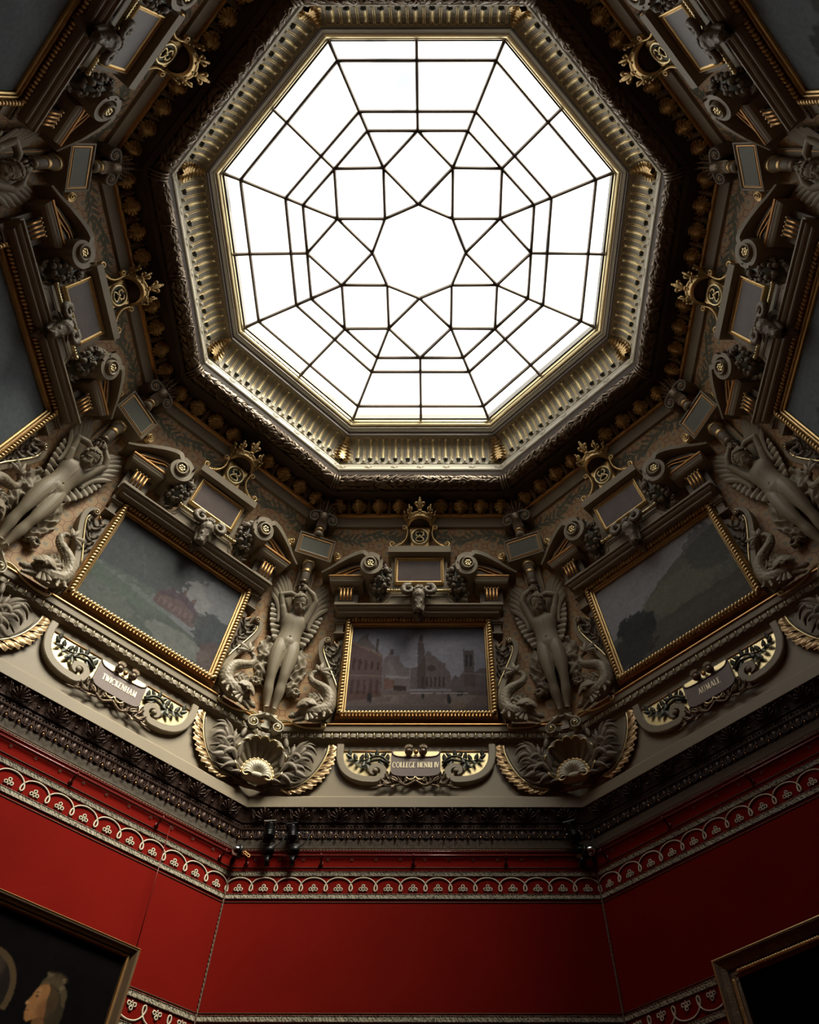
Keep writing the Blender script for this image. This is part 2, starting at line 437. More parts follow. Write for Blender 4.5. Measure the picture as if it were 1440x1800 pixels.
def ring(name, prof, mats, mi=None, uv=False, out=False):
    """octagonal moulding swept round the room: prof = [(apothem, height)]"""
    v = []; f = []; m = []
    for k in range(8):                       # separate verts per side so that edges stay crisp
        for r, h in prof:
            R = r / C22
            for a in (67.5 - 45 * k, 112.5 - 45 * k):
                v.append((R * math.cos(math.radians(a)), R * math.sin(math.radians(a)), h))
        o = k * len(prof) * 2
        for i in range(len(prof) - 1):
            q = (o + 2 * i, o + 2 * i + 1, o + 2 * i + 3, o + 2 * i + 2)
            f.append(q if not out else tuple(reversed(q))); m.append(mi[i] if mi else 0)
    me = new_mesh(name, v, f, mats, m)
    if uv:
        l = me.uv_layers.new(name='UVMap'); s = [0]
        for i in range(1, len(prof)): s.append(s[-1] + math.hypot(prof[i][0] - prof[i - 1][0], prof[i][1] - prof[i - 1][1]))
        d = np.zeros(len(me.loops) * 2); n = 0
        for k in range(8):
            for i in range(len(prof) - 1):
                for (ii, sg) in ((i, 1), (i, -1), (i + 1, -1), (i + 1, 1)):
                    d[n] = sg * prof[ii][0] * T22; d[n + 1] = s[ii]; n += 2
        l.data.foreach_set('uv', d)
    o = bpy.data.objects.new(name, me); COL.objects.link(o); o.location = (0, 0, Z0)
    return struct(o)

def piece_mesh(name, g, mats):
    return new_mesh(name, g.verts(), g.f, mats if isinstance(mats, (list, tuple)) else [mats], g.m, g.s)
def put(name, me, parent, x, ang, stuff=False, mirror_=False):
    o = bpy.data.objects.new(name, me); COL.objects.link(o); o.parent = parent
    a = math.radians(ang - 90); o.location = (math.cos(a) * x, math.sin(a) * x, 0); o.rotation_euler = (0, 0, a)
    if stuff: o['kind'] = 'stuff'
    return o

FRONT3 = (90, 135, 45)
SEVEN = (90, 135, 45, 180, 0, 225, 315)

# floor, walls, roof -------------------------------------------------
g = G(); R = 4.3 / C22
g.add(([(R * math.cos(math.radians(22.5 + 45 * k)), R * math.sin(math.radians(22.5 + 45 * k)), z) for z in (-Z0 - .2, -Z0) for k in range(8)],
       [tuple(range(8, 16)), tuple(range(7, -1, -1))] + [(i, (i + 1) % 8, 8 + (i + 1) % 8, 8 + i) for i in range(8)]), 0, False)
fl = struct(obj('floor', g, FLOOR))
WALLS = {}
for a in SIDES:
    g = G()
    xi, xo = 4.0 * T22, 4.2 * T22
    g.add(([(-xi, 4.0, -Z0), (xi, 4.0, -Z0), (xo, 4.2, -Z0), (-xo, 4.2, -Z0), (-xi, 4.0, 4.2), (xi, 4.0, 4.2), (xo, 4.2, 4.2), (-xo, 4.2, 4.2)],
           [(0, 1, 5, 4), (1, 2, 6, 5), (2, 3, 7, 6), (3, 0, 4, 7), (4, 5, 6, 7), (3, 2, 1, 0)]), 0, False)
    me = piece_mesh('wall', g, RED); o = bpy.data.objects.new('wall_' + SNAME[a], me); COL.objects.link(o)
    o.location = (0, 0, Z0); o.rotation_euler = (0, 0, math.radians(a - 90)); struct(o); WALLS[a] = o

ring('light_tight_roof', [(2.262, 9.50), (2.262, 9.62), (4.6, 9.62), (4.6, 4.1), (4.2, 4.1)], [OUTER], out=True)  # unseen outer shell, added to keep the room light-tight

# cornice between the red walls and the cream frieze -----------------------
T1 = ring('trim_1', [(4.0, 4.195), (3.985, 4.20), (3.972, 4.265), (3.975, 4.27), (3.962, 4.355), (3.948, 4.36), (3.945, 4.372), (3.952, 4.378), (3.95, 4.42),
                     (3.938, 4.428), (3.936, 4.445), (3.925, 4.50), (3.905, 4.545), (3.893, 4.556)],
          [DARKWOOD, DRAB], [1, 1, 1] + [0] * 10)
T2 = ring('trim_2', [(3.893, 4.556), (3.885, 4.560), (3.885, 4.666), (3.892, 4.678), (3.902, 4.682), (3.915, 4.70), (3.93, 4.71), (3.93, 5.31)], [CREAM], None)
T3 = ring('trim_3', [(3.93, 5.30), (3.915, 5.335), (3.885, 5.35), (3.868, 5.355), (3.862, 5.42), (3.845, 5.43), (3.838, 5.485), (3.832, 5.492), (3.822, 5.50),
                     (3.822, 5.512), (3.832, 5.52), (3.95, 5.525)], [CREAM, OGOLD], [0] * 7 + [1, 1, 1, 0])

hs = list(np.linspace(5.3, 8.22, 22))
CEIL = ring('ceiling', [(float(rw(h)), h) for h in hs], [PATTERN], uv=True)
T4 = ring('trim_4', [(float(rw(8.16)), 8.165), (float(rw(8.17)) - .03, 8.17), (float(rw(8.29)) - .03, 8.292), (float(rw(8.3)) - .015, 8.295), (float(rw(8.3)) - .05, 8.302),
                     (float(rw(8.33)) - .05, 8.330), (3.105, 8.336), (3.085, 8.38), (3.04, 8.45), (3.0, 8.485), (2.85, 8.462), (2.835, 8.435), (2.775, 8.43), (2.76, 8.50), (2.70, 8.60)],
          [BROWN, OGOLD, CREAM], [2, 2, 0, 1, 1, 1] + [0] * 8)
T6 = ring('trim_6', [(2.70, 8.60), (2.635, 8.60), (2.612, 8.664), (2.598, 8.672), (2.590, 8.685), (2.590, 8.705), (2.594, 8.71), (2.594, 8.765), (2.590, 8.77), (2.592, 8.80), (2.625, 8.84), (2.63, 8.86)],
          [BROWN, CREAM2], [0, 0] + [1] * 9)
covep = [(2.63, 8.855)] + [(2.395 + .215 * math.cos(t) ** .9 if t < PI / 2 - 1e-6 else 2.395, 8.88 + .367 * math.sin(t)) for t in np.linspace(0, PI / 2, 9)]
T7 = ring('trim_7', covep, [CREAM3])
T8 = ring('trim_8', [(2.395, 9.247), (2.386, 9.246), (2.386, 9.262), (2.392, 9.268), (2.390, 9.305), (2.374, 9.322), (2.37, 9.327), (2.342, 9.352), (2.334, 9.352), (2.332, 9.372),
                     (2.322, 9.376), (2.308, 9.388), (2.296, 9.410), (2.294, 9.435), (2.283, 9.44), (2.279, 9.455), (2.277, 9.50), (2.262, 9.53)],
          [BROWN, CREAM2, PGOLD], [0] * 5 + [1, 1, 1, 1, 2, 2, 2, 2, 1, 2, 2, 0])
T5 = ring('trim_5', [(2.70 + .07 * math.cos(t), 8.51 + .07 * math.sin(t)) for t in np.linspace(-2.2 * PI / 2, 1.1 * PI, 12)][::-1], [BRONZE])

# pieces of the cornices ------------------------------------------------
g = G()      # palmette of the dark cornice (built where it stands on the front wall)
def TP(y, z, rx=0, s=1.): return xf(s, rx=rx, t=(0, y, z))
for s in (-1, 1):
    for rr_ in (0, 1):
        P = smooth_path([(s * (.105 + .02 * rr_), .085), (s * (.088 + .02 * rr_), .05), (s * (.075 + .02 * rr_), .01), (s * .05, -.004)], 8); g.add(tube([(p[0], -.010, p[1]) for p in P], .005, 5), 0, T=TP(3.925, 4.452, -14))
for k in range(-3, 4):
    a = math.radians(90 - 24 * k); L = .090 - .005 * abs(k)
    P = [(0 + t * L * math.cos(a), -.008 - .016 * t, t * L * math.sin(a)) for t in (0, .35, .7, 1)]
    g.add(tube(P, [.005, .009, .012, .013], 6), 0, T=TP(3.925, 4.452, -14))
    g.add(ell((L * math.cos(a), -.028, L * math.sin(a)), (.014, .010, .014), 7, 4), 0, T=TP(3.925, 4.452, -14))
for s in (-1, 1):
    P = smooth_path([(s * .02, -.008), (s * .07, .0), (s * .105, .03), (s * .11, .075), (s * .125, .095)], 10)
    g.add(tube([(p[0], -.012, p[1]) for p in P], .005, 5), 0, T=TP(3.925, 4.447, -14))
    P = spiral((s * .055, .012), .018, .004, 90, 90 - s * 400, 12)
    g.add(tube([(p[0], -.014, p[1]) for p in P], .004, 5), 0, T=TP(3.925, 4.447, -14))
PALM = piece_mesh('palmette', g, DARKWOOD)
g = G()
for s in (-1, 0, 1): g.add(leaf(.07, .028, 1, .3, 6, 3), 0, T=xf(1, rx=-14, ry=28 * s, t=(0, 3.918, 4.455)))
g.add(ell((0, 3.9, 4.538), (.016, .012, .012), 7, 4)); g.add(ell((0, 3.912, 4.455), (.02, .012, .014), 7, 4))
BELL = piece_mesh('bellflower', g, DARKWOOD)
g = G()      # hanging tongue with a bright drop
g.add(ell((0, 3.960, 4.320), (.026, .012, .040), 8, 5)); g.add(tube([(-.028, 3.956, 4.355), (-.026, 3.948, 4.30), (0, 3.944, 4.285), (.026, 3.948, 4.30), (.028, 3.956, 4.355)], .004, 5)); g.add(tube([(-.05, 3.958, 4.36), (-.046, 3.945, 4.31), (-.03, 3.94, 4.278), (0, 3.938, 4.268), (.03, 3.94, 4.278), (.046, 3.945, 4.31), (.05, 3.958, 4.36)], .0055, 5))
g.add(ell((.056, 3.942, 4.280), (.009, .010, .012), 6, 4), 1); g.add(tube([(.056, 3.955, 4.355), (.056, 3.945, 4.282)], [.004, .008], 5))
TONG = piece_mesh('tongue', g, [DARKWOOD, OGOLD])
g = G()
n = 106
for i in range(n): g.add(ell(((i - n / 2 + .5) * .0305, 3.951, 4.40), (.010, .010, .012), 6, 4))
BEADS = piece_mesh('bead_row', g, DARKWOOD)
for a in SEVEN:
    if a in (225, 315): continue
    for i in range(9): put('palmette', PALM, T1, (i - 4) * .358, a)
    for i in range(8): put('bellflower', BELL, T1, (i - 3.5) * .358, a)
    for i in range(29): put('tongue', TONG, T1, (i - 14) * .1125, a)
    put('bead_row', BEADS, T1, 0, a, stuff=True)
g = G()      # egg with gilded dart on the ledge
g.add(ell((0, 3.866, 5.388), (.037, .011, .034), 8, 5)); g.add(ell((0, 3.862, 5.362), (.034, .012, .014), 8, 4))
g.add(ell((.044, 3.858, 5.392), (.007, .012, .030), 6, 4), 1)
EGG = piece_mesh('egg_and_dart', g, [STONE, PGOLD])
for a in (90, 135, 45, 180, 0):
    for i in range(36): put('egg_and_dart', EGG, T3, (i - 17.5) * .0885, a)
g = G()      # gilded acanthus of the upper frieze
g.add(leaf(.20, .22, 6, .25, 25, 9, ruff=.10, sharp=1.35, rib=.2), 0, T=xf(1, rx=-30, t=(0, 3.07, 8.33)))
g.add(leaf(.14, .13, 5, .4, 16, 5, ruff=.12, sharp=1.5, rib=.3), 0, T=xf(1, rx=-32, t=(0, 3.04, 8.33)))
g.add(tube([(-.05, 2.965, 8.475), (-.03, 2.94, 8.467), (0, 2.93, 8.463), (.03, 2.94, 8.467), (.05, 2.965, 8.475)], .012, 6))
ACAN = piece_mesh('acanthus_leaf', g, GOLD)
g = G(); g.add(leaf(.19, .09, 3, .25, 9, 5, rib=.3), 0, T=xf(1, rx=-30, t=(0, 3.08, 8.33))); g.add(ell((0, 3.03, 8.50), (.02, .02, .015), 7, 4))
ACAND = piece_mesh('small_leaf', g, BRONZE)
for a in SEVEN:
    for i in range(9):
        if i == 4 : continue
        put('acanthus_leaf', ACAN, T4, (i - 4) * .268, a)
    for i in range(10):
        if i in (4, 5): continue
        put('small_leaf', ACAND, T4, (i - 4.5) * .268, a)

# laurel torus: leaves all round a thick roll
g = G(); c = np.array([0, 2.70, 8.51]); Ls = 2.70 * T22
rows = 42
for i in range(rows):
    x = (i - rows / 2 + .5) * (2 * Ls / rows); sgn = -1 if x > 0 else 1
    for j in range(6):
        th = math.radians(-205 + j * 40 + (20 if i % 2 else 0) + rng.uniform(-6, 6))
        lim = (2.70 + .09 * math.cos(th)) * T22 - .02
        if abs(x) > lim: continue
        lf = leaf(.108 * rng.uniform(.85, 1.1), .050, 1, .10, 6, 3, rib=.42)
        # leaf lies along +x, tilted off the roll and skewed round it
        v = np.array(lf[0]); sk = rng.uniform(-.35, .35) + (.3 if j % 2 else -.3)
        al = v[:, 2]; ac = v[:, 0]; up = -v[:, 1] + al * .26
        X = sgn * (al * math.cos(sk) - ac * math.sin(sk)); Tn = al * math.sin(sk) + ac * math.cos(sk)
        rr = .066 + up; tt = th + Tn / .08
        v = np.stack([x + X, c[1] + rr * np.cos(tt), c[2] + rr * np.sin(tt)], 1)
        g.add((v, lf[1] if sgn > 0 else [tuple(reversed(q)) for q in lf[1]]), 0)
for s in (-.56, -.02, .02, .56):
    g.add(tube([(s + .05 * math.sin(t), c[1] + .094 * math.cos(t), c[2] + .094 * math.sin(t)) for t in np.linspace(-3.6, .4, 14)], .010, 5))
LAUR = piece_mesh('laurel_leaves', g, BRONZE)
for a in SIDES: put('laurel_leaves', LAUR, T5, 0, a, stuff=True)
# corner binding of the torus
g = G()
for s in (-.035, 0, .035):
    g.add(tube([(s, (2.70 + .10 * math.cos(t)) / C22, 8.51 + .10 * math.sin(t)) for t in np.linspace(-3.6, .4, 12)], .014, 5))
BIND = piece_mesh('corner_binding', g, BRONZE)
for a in SIDES: put('corner_binding', BIND, T5, 0, a + 22.5)

# cove: gilded ribs, fillets, drops
def cove_pt(s, off=0.):
    t = s * PI / 2; r = 2.395 + .215 * max(0, math.cos(t)) ** .9; z = 8.88 + .367 * math.sin(t)
    return r - off * (1 - s * .8), z - off * s
def cove_strip(x, w, off, s0, s1, n=9, taper=0):
    P = []
    for i in range(n):
        s = s0 + (s1 - s0) * i / (n - 1); r, z = cove_pt(s, off); r2, z2 = cove_pt(s, -.004)
        ww = w * (1 - taper * i / (n - 1)); P += [(x - ww / 2, r2, z2), (x - ww / 2 * .7, r, z), (x + ww / 2 * .7, r, z), (x + ww / 2, r2, z2)]
    return P, grid_faces(n, 4) + [(3, 2, 1, 0), tuple((n - 1) * 4 + j for j in range(4))]
def cove_tube(x0, x1, s0, s1, r, n=8, arc=True):
    """U-shaped gilded outline of one flute: down one edge, round the top, back"""
    P = []
    for i in range(n): q = cove_pt(s0 + (s1 - s0) * i / (n - 1), .006); P.append((x0, q[0], q[1]))
    for a in (150, 110, 70, 30):
        q = cove_pt(min(1, s1 + .05 * math.sin(math.radians(a))), .006); P.append(((x0 + x1) / 2 + (x1 - x0) / 2 * math.cos(math.radians(a)), q[0], q[1]))
    for i in range(n): q = cove_pt(s1 - (s1 - s0) * i / (n - 1), .006); P.append((x1, q[0], q[1]))
    return tube(P, r, 5)
g = G(); g.add(cove_strip(0, .026, .016, .02, .86), 0); g.add(cove_strip(-.019, .006, .008, .02, .9), 0); g.add(cove_strip(.019, .006, .008, .02, .9), 0)
RIB = piece_mesh('gilded_rib', g, PGOLD)
g = G(); g.add(ell((0, 2.572, 8.90), (.032, .030, .020), 8, 5)); g.add(ell((-.02, 2.565, 8.905), (.014, .02, .014), 6, 4)); g.add(ell((.02, 2.565, 8.905), (.014, .02, .014), 6, 4))
DROP = piece_mesh('husk', g, FOLIAGE)
g = G(); g.add(cove_tube(-.032, .032, 0.0, .88, .0042), 0)
FLUT = piece_mesh('flute_outline', g, GOLD)
g = G()
for s in (-1, 0, 1): g.add(leaf(.06, .05, 3, .3, 7, 5), 0, T=xf(1, ry=38 * s, t=(s * .02, 2.60, 8.835)))
g.add(box(.072, .098, 2.575, 2.62, 8.87, 8.91), 0)
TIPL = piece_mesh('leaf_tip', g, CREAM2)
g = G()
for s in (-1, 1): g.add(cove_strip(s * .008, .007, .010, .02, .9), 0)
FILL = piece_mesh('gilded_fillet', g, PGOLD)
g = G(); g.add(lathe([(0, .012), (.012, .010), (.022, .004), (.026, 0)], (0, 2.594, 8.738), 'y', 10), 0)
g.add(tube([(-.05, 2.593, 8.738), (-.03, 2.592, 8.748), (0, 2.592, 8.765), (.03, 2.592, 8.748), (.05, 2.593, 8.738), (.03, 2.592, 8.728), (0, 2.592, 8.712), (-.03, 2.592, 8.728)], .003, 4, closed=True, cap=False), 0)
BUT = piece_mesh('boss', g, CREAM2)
for a in SIDES:
    for i in range(11):
        x = (i - 5) * .170
        put('gilded_rib', RIB, T7, x, a); put('husk', DROP, T7, x, a); put('leaf_tip', TIPL, T7, x, a)
        put('flute_outline', FLUT, T7, x + .0425, a)
        if i < 10: put('gilded_fillet', FILL, T7, x + .085, a)
        else: put('gilded_fillet', FILL, T7, -5.5 * .17, a)
        put('flute_outline', FLUT, T7, x - .0425, a)
    for i in range(7): put('boss', BUT, T6, (i - 3) * .345, a)
g = G()      # corner acanthus of the cove
for s, w in ((0, .25), (-1, .11), (1, .11)):
    lf = leaf(.34, w, 8 if s == 0 else 6, .05, 33, 9, ruff=.16, sharp=.62, rib=.18); v = np.array(lf[0]); al = np.clip(v[:, 2] / .34, 0, 1.05); x = v[:, 0] + s * .055 * (1 - al * .6)
    o = []
    for xx, aa, dd in zip(x, al, -v[:, 1]):
        r, z = cove_pt(min(aa, 1.), .012 + max(dd, -.01) + (0 if s else .012)); o.append((xx * (1 - .25 * aa), (r) / C22 - abs(xx) * .38, z))
    g.add((o, lf[1]), 0)
CLEAF = piece_mesh('corner_acanthus', g, GOLD)
for a in SIDES: put('corner_acanthus', CLEAF, T7, 0, a + 22.5)

# skylight -----------------------------------------------------------
WIN = bpy.data.objects.new('window_1', None); COL.objects.link(WIN); WIN.location = (0, 0, Z0); WIN['kind'] = 'structure'
def pol(R, a, z): return np.array([R * math.cos(math.radians(a)), R * math.sin(math.radians(a)), z])
LV = {'A': (2.277, 9.487), 'a': (2.082, 9.514), 'b': (1.580, 9.534), 'c': (1.382, 9.545), 'N': (.982, 9.570), 'P': (.576, 9.561)}
def cn(k, a): r, h = LV[k]; return pol(r / C22, a, h)
def md(k, a): r, h = LV[k]; return pol(r, a, h)
segs = []; panes = []
for s in SIDES:
    c0, c1 = s - 22.5, s + 22.5
    segs += [(cn('A', c1), cn('a', c1)), (cn('a', c1), cn('b', c1)), (cn('b', c1), cn('c', c1)), (cn('c', c1), cn('N', c1))]
    segs += [(md('A', s), md('a', s)), (md('a', s), md('b', s)), (md('b', s), md('c', s))]
    for k in 'abc': segs += [(cn(k, c0), md(k, s)), (md(k, s), cn(k, c1))]
    segs += [(md('c', s), cn('N', c0)), (md('c', s), cn('N', c1)), (cn('N', c0), md('P', s)), (cn('N', c1), md('P', s)), (md('P', s), md('P', s + 45))]
    for c in (c0, c1):
        for k, q in (('A', 'a'), ('a', 'b'), ('b', 'c')): panes.append([cn(k, c), md(k, s), md(q, s), cn(q, c)])
        panes.append([cn('c', c), md('c', s), cn('N', c)])
    panes.append([md('c', s), cn('N', c0), md('P', s), cn('N', c1)])
    panes.append([cn('N', c1), md('P', s), md('P', s + 45)])
panes.append([md('P', s) for s in SIDES])
for A, B in segs:
    d = (B - A) / np.linalg.norm(B - A); n = np.array([-d[1], d[0], 0]); n /= np.linalg.norm(n); w = .0185
    v = []
    for p in (A - d * .005, B + d * .005):
        for sx, z in ((-1, .02), (-1, -.012), (-.45, -.030), (.45, -.030), (1, -.012), (1, .02)): v.append(p + n * sx * w + np.array([0, 0, z]))
    gg = G(); gg.add((v, grid_faces(2, 6, True) + [(5, 4, 3, 2, 1, 0), (6, 7, 8, 9, 10, 11)]), 0, False)
    o = bpy.data.objects.new('glazing_bar', piece_mesh('glazing_bar', gg, METALBAR)); COL.objects.link(o); o.parent = WIN
for P in panes:
    P = np.array(P); c = P.mean(0); Q = c + (P - c) * .995; k = len(Q)
    if np.cross(Q[1] - Q[0], Q[2] - Q[0])[2] > 0: Q = Q[::-1]
    v = np.vstack([Q, Q + np.array([0, 0, .006])])
    gg = G(); gg.add((v, [tuple(range(k)), tuple(range(2 * k - 1, k - 1, -1))] + [(i, i + k, (i + 1) % k + k, (i + 1) % k) for i in range(k)]), 0, False)
    o = bpy.data.objects.new('pane', piece_mesh('pane', gg, GLASS)); COL.objects.link(o); o.parent = WIN

# trimmings on the red walls ---------------------------------------------
g = G(); g.add(box(-1.655, 1.655, 3.992, 4.0, -.022, .022), 0, False)
for s in (-1, 1): g.add(tube([(-1.65, 3.991, s * .02), (1.65, 3.991, s * .02)], .003, 5))
STRIPE = piece_mesh('galloon', g, LACE)
g = G(); g.add(tube([(-1.655, 3.998, 0), (1.655, 3.998, 0)], .004, 5)); LINE = piece_mesh('thin_braid', g, ROPE)
g = G()
PT = .2209
loopP = smooth_path([(0, .013), (.022, .038), (.06, .058), (.1105, .066), (.161, .058), (.199, .036), (.224, .004), (.235, -.028), (.229, -.052), (.217, -.056), (.208, -.044), (.209, -.016), (.221, .013)], 40)
g.add(tube([(p[0] - PT / 2, 3.993 - .002 * math.sin(i * .3), p[1]) for i, p in enumerate(loopP)], .0068, 6))
LOOP = piece_mesh('cord_loop', g, CORD)
g = G(); v, f = g.verts(), 0
LOOPI = LOOP.copy(); 
for vv in LOOPI.vertices: vv.co.z = -vv.co.z
LOOPI.flip_normals()
g = G()
for cx, cz in ((0, .018), (-.024, -.010), (.024, -.010)):
    P = [(cx + .013 * math.cos(t), 3.994, cz + .013 * math.sin(t)) for t in np.linspace(0, TAU, 10, endpoint=False)]
    g.add(tube(P, .0055, 5, closed=True, cap=False))
g.add(ell((0, 3.993, 0), (.007, .005, .007), 6, 4)); g.add(tube([(-.036, 3.994, -.026), (0, 3.993, -.018), (.036, 3.994, -.026)], .0035, 5)); g.add(ell((0, 3.993, -.028), (.006, .004, .008), 6, 4))
TREF = piece_mesh('trefoil', g, CORD)
TREFI = TREF.copy()
for vv in TREFI.vertices: vv.co.z = -vv.co.z
TREFI.flip_normals()
def at_h(o, h): o.location.z = h; return o
for a in FRONT3 + (180, 0):
    w = WALLS[a]
    def putw(name, me, x, h):
        o = bpy.data.objects.new(name, me); COL.objects.link(o); o.parent = w; o.location = (x, 0, h); return o
    for h in (3.957, 3.750, 2.792): putw('galloon', STRIPE, 0, h)
    for h in (4.018, 3.700, 2.832): putw('thin_braid', LINE, 0, h)
    for i in range(15):
        putw('cord_loop', LOOP, (i - 7) * PT, 3.852); putw('trefoil', TREF, (i - 7) * PT, 3.825)
    putw('galloon', STRIPE, 0, 2.585)
    for i in range(15):
        putw('cord_loop', LOOPI, (i - 7) * PT, 2.690); putw('trefoil', TREFI, (i - 7) * PT, 2.717)
g = G(); n = 140                       # twisted rope down each corner
for s in (0, 1):
    g.add(tube([(.0045 * math.cos(i * 1.3 + s * PI), 4.0 / C22 - .012 + .0045 * math.sin(i * 1.3 + s * PI), 4.05 - i * .0155) for i in range(n)], .0055, 5))
RP = piece_mesh('corner_rope', g, ROPE)
for a, w in ((90, 90), (45, 45), (135, 135), (0, 0)):
    o = bpy.data.objects.new('corner_rope', RP); COL.objects.link(o); o.parent = WALLS[w]; o.rotation_euler = (0, 0, math.radians(22.5))

# ================================================================ ORNAMENT OF ONE BAY (built on the front wall, then repeated)
BAY = []       # (root, base, which sides)
def bay(root, sides): BAY.append((root, list(root['_b']), sides)); return root

# picture frame + canvas -------------------------------------------------
# the canvases lean forward with the cove: bottom edge further back than the top
def lean(v):
    v = v.copy(); v[:, 1] += 3.905 - (v[:, 2] - 5.55) * .168; return v
FR = thing('picture_frame', (0, 3.80, 5.55), '', 'frame')
g = G()
g.add(frame4(-.775, .775, 5.68, 6.80, [(0.0, .035), (0.0, .055), (.012, .062), (.016, .05)]), 1, False)
g.add(frame4(-.775, .775, 5.68, 6.80, [(.016, .05), (.022, .075), (.030, .078), (.034, .06)]), 1, False)
obj('inner_fillet', g, [OGOLD, GOLD], FR, lean)
g = G(); g.add(frame4(-.775, .775, 5.68, 6.80, [(.03, .0), (.03, .07), (.085, .09), (.10, .07), (.10, -.09)]), 0, False)
obj('frame_body', g, OGOLD, FR, lean)
def twist(n, L):      # gadrooned rope moulding along x
    g = G()
    for i in range(n):
        x = (i - n / 2 + .5) * L / n
        g.add(ell((x, 0, 0), (L / n * .48, .023, .031), 7, 5, Matrix.Rotation(math.radians(28), 3, 'Y')), 0)
    return g
for nm, L, n, T in (('rope_moulding', 1.66, 44, 'h'), ('rope_moulding', 1.24, 30, 'v')):
    for s in (-1, 1):
        t = twist(n, L); v = t.verts()
        if T == 'h': v = v + np.array([0, -.105, 6.24 + s * .618])
        else: v = np.stack([v[:, 2] + s * .833, v[:, 1] - .105, v[:, 0] + 6.24], 1)
        q = G(); q.add((v, t.f)); o = obj(nm, q, GOLD, FR, lean); o['kind'] = 'stuff'
bay(FR, SEVEN)

# entablature over the picture, capital blocks ------------------------------
EN = thing('entablature', (0, 3.75, 6.88), '', 'moulding')
g = G()
g.add(mould3([(-.04, 6.875), (-.03, 6.885), (-.03, 6.905), (-.012, 6.915), (.0, 6.93), (.0, 6.945), (.02, 6.955), (.02, 6.972), (-.03, 6.985)], -.985, .985, .20), 0, False)
obj('cornice', g, CREAM, EN, W_side)
for s in (-1, 1):
    g = G(); x0, x1 = (.865, 1.0) if s > 0 else (-1.0, -.865)
    g.add(mould3([(-.02, 6.67), (-.004, 6.675), (-.004, 6.69), (-.025, 6.695), (-.025, 6.80), (-.01, 6.81), (-.01, 6.822), (.004, 6.826), (.004, 6.874), (-.01, 6.878)], x0, x1, .10), 0, False)
    obj('capital_block', g, CREAM, EN, W_side)
    g = G()
    for k in range(5): g.add(ell(((x0 + x1) / 2 - .045 + k * .0225, -.115, 6.815), (.008, .008, .012), 6, 4))
    obj('bead_row', g, BRONZE, EN, W_side)['kind'] = 'stuff'
# dark recess block under cap: back wall of the attic
g = G(); g.add(plate([(-.57, 6.98), (.57, 6.98), (.50, 7.0), (.42, 7.05), (.375, 7.12), (.36, 7.15), (-.36, 7.15), (-.375, 7.12), (-.42, 7.05), (-.50, 7.0)], .0, -.15, .008), 0, False)
obj('flared_base', g, CREAM, EN, W_side)
for s in (-1, 1):
    P = [(s * .14, 7.02), (s * .42, 7.02), (s * .37, 7.055), (s * .335, 7.115), (s * .14, 7.115)]
    g = G(); g.add(tube([(p[0], -.152, p[1]) for p in P], .006, 5, closed=True, cap=False)); obj('panel_moulding', g, CREAM, EN, W_side)
bay(EN, SEVEN)

# tablet with the marble inset ----------------------------------------------
TB = thing('attic_tablet', (0, 3.4, 7.14), '', 'plaque')
g = G()
g.add(mould3([(-.02, 7.66), (.0, 7.665), (.022, 7.672), (.022, 7.755), (.01, 7.762), (-.03, 7.765)], -.37, .37, .19), 0, False)
g.add(mould3([(-.03, 7.60), (-.02, 7.64), (.0, 7.66), (-.02, 7.665)], -.37, .37, .15), 1, False)
obj('cornice', g, [CREAM, SHADED], TB, W_side)
g = G(); g.add(box(-.35, .35, .05, -.12, 7.185, 7.64), 0, False); obj('body', g, CREAM, TB, W_side)
g = G(); g.add(frame4(-.265, .265, 7.335, 7.605, [(0, .10), (0, .144), (.014, .150), (.02, .144), (.026, .160), (.036, .156), (.04, .118)]), 0, False)
obj('gilt_frame', g, GOLD, TB, W_side)
g = G(); g.add(box(-.267, .267, -.11, -.142, 7.333, 7.607), 0, False); obj('marble_panel', g, PURPLE, TB, W_side)
g = G(); g.add(tube([(x, -.185, 7.165) for x in np.linspace(-.37, .37, 5)], .017, 8))
for i in range(26): g.add(ell(((i - 12.5) * .0285, -.19, 7.165), (.010, .018, .020), 6, 4))
for s in (-1, 1): g.add(ell((s * .378, -.19, 7.165), .022, 8, 5))
obj('gilt_astragal', g, PGOLD, TB, W_side)
bay(TB, SEVEN)

# crowned cartouche ----------------------------------------------------------
CR = thing('crowned_cartouche', (0, 3.3, 7.77), '', 'emblem')
out = [(-.15, 7.775), (.15, 7.775), (.15, 7.80), (.125, 7.83), (.115, 7.9), (.125, 8.0), (.14, 8.05), (.12, 8.10), (-.12, 8.10), (-.14, 8.05), (-.125, 8.0), (-.115, 7.9), (-.125, 7.83), (-.15, 7.80)]
g = G(); g.add(plate(out, .03, -.12, .012), 0, False); obj('shield_body', g, GOLD, CR, W_side)
g = G(); g.add(lathe([(.118, .10), (.118, .135), (.106, .148), (.092, .140), (.090, .125)], (0, 0, 7.945), 'y', 24)); MR = obj('medallion_rim', g, PGOLD, CR, W_side)
g = G(); g.add(lathe([(.0, .124), (.091, .124)], (0, 0, 7.945), 'y', 20)); obj('medallion_ground', g, FOLIAGE, MR, W_side)
g = G()
for c0 in (-1, 1):
    P = smooth_path([(c0 * .01, 8.01), (c0 * .05, 7.99), (c0 * .03, 7.95), (-c0 * .03, 7.93), (-c0 * .05, 7.89), (0, 7.875)], 14)
    g.add(tube([(p[0], -.138, p[1]) for p in P], .010, 6))
g.add(tube([(p[0], -.142, p[1]) for p in smooth_path([(-.055, 7.955), (0, 7.94), (.06, 7.96)], 8)], .008, 6))
g.add(ell((0, -.14, 7.945), (.016, .016, .024), 8, 5))
obj('monogram', g, PGOLD, MR, W_side)
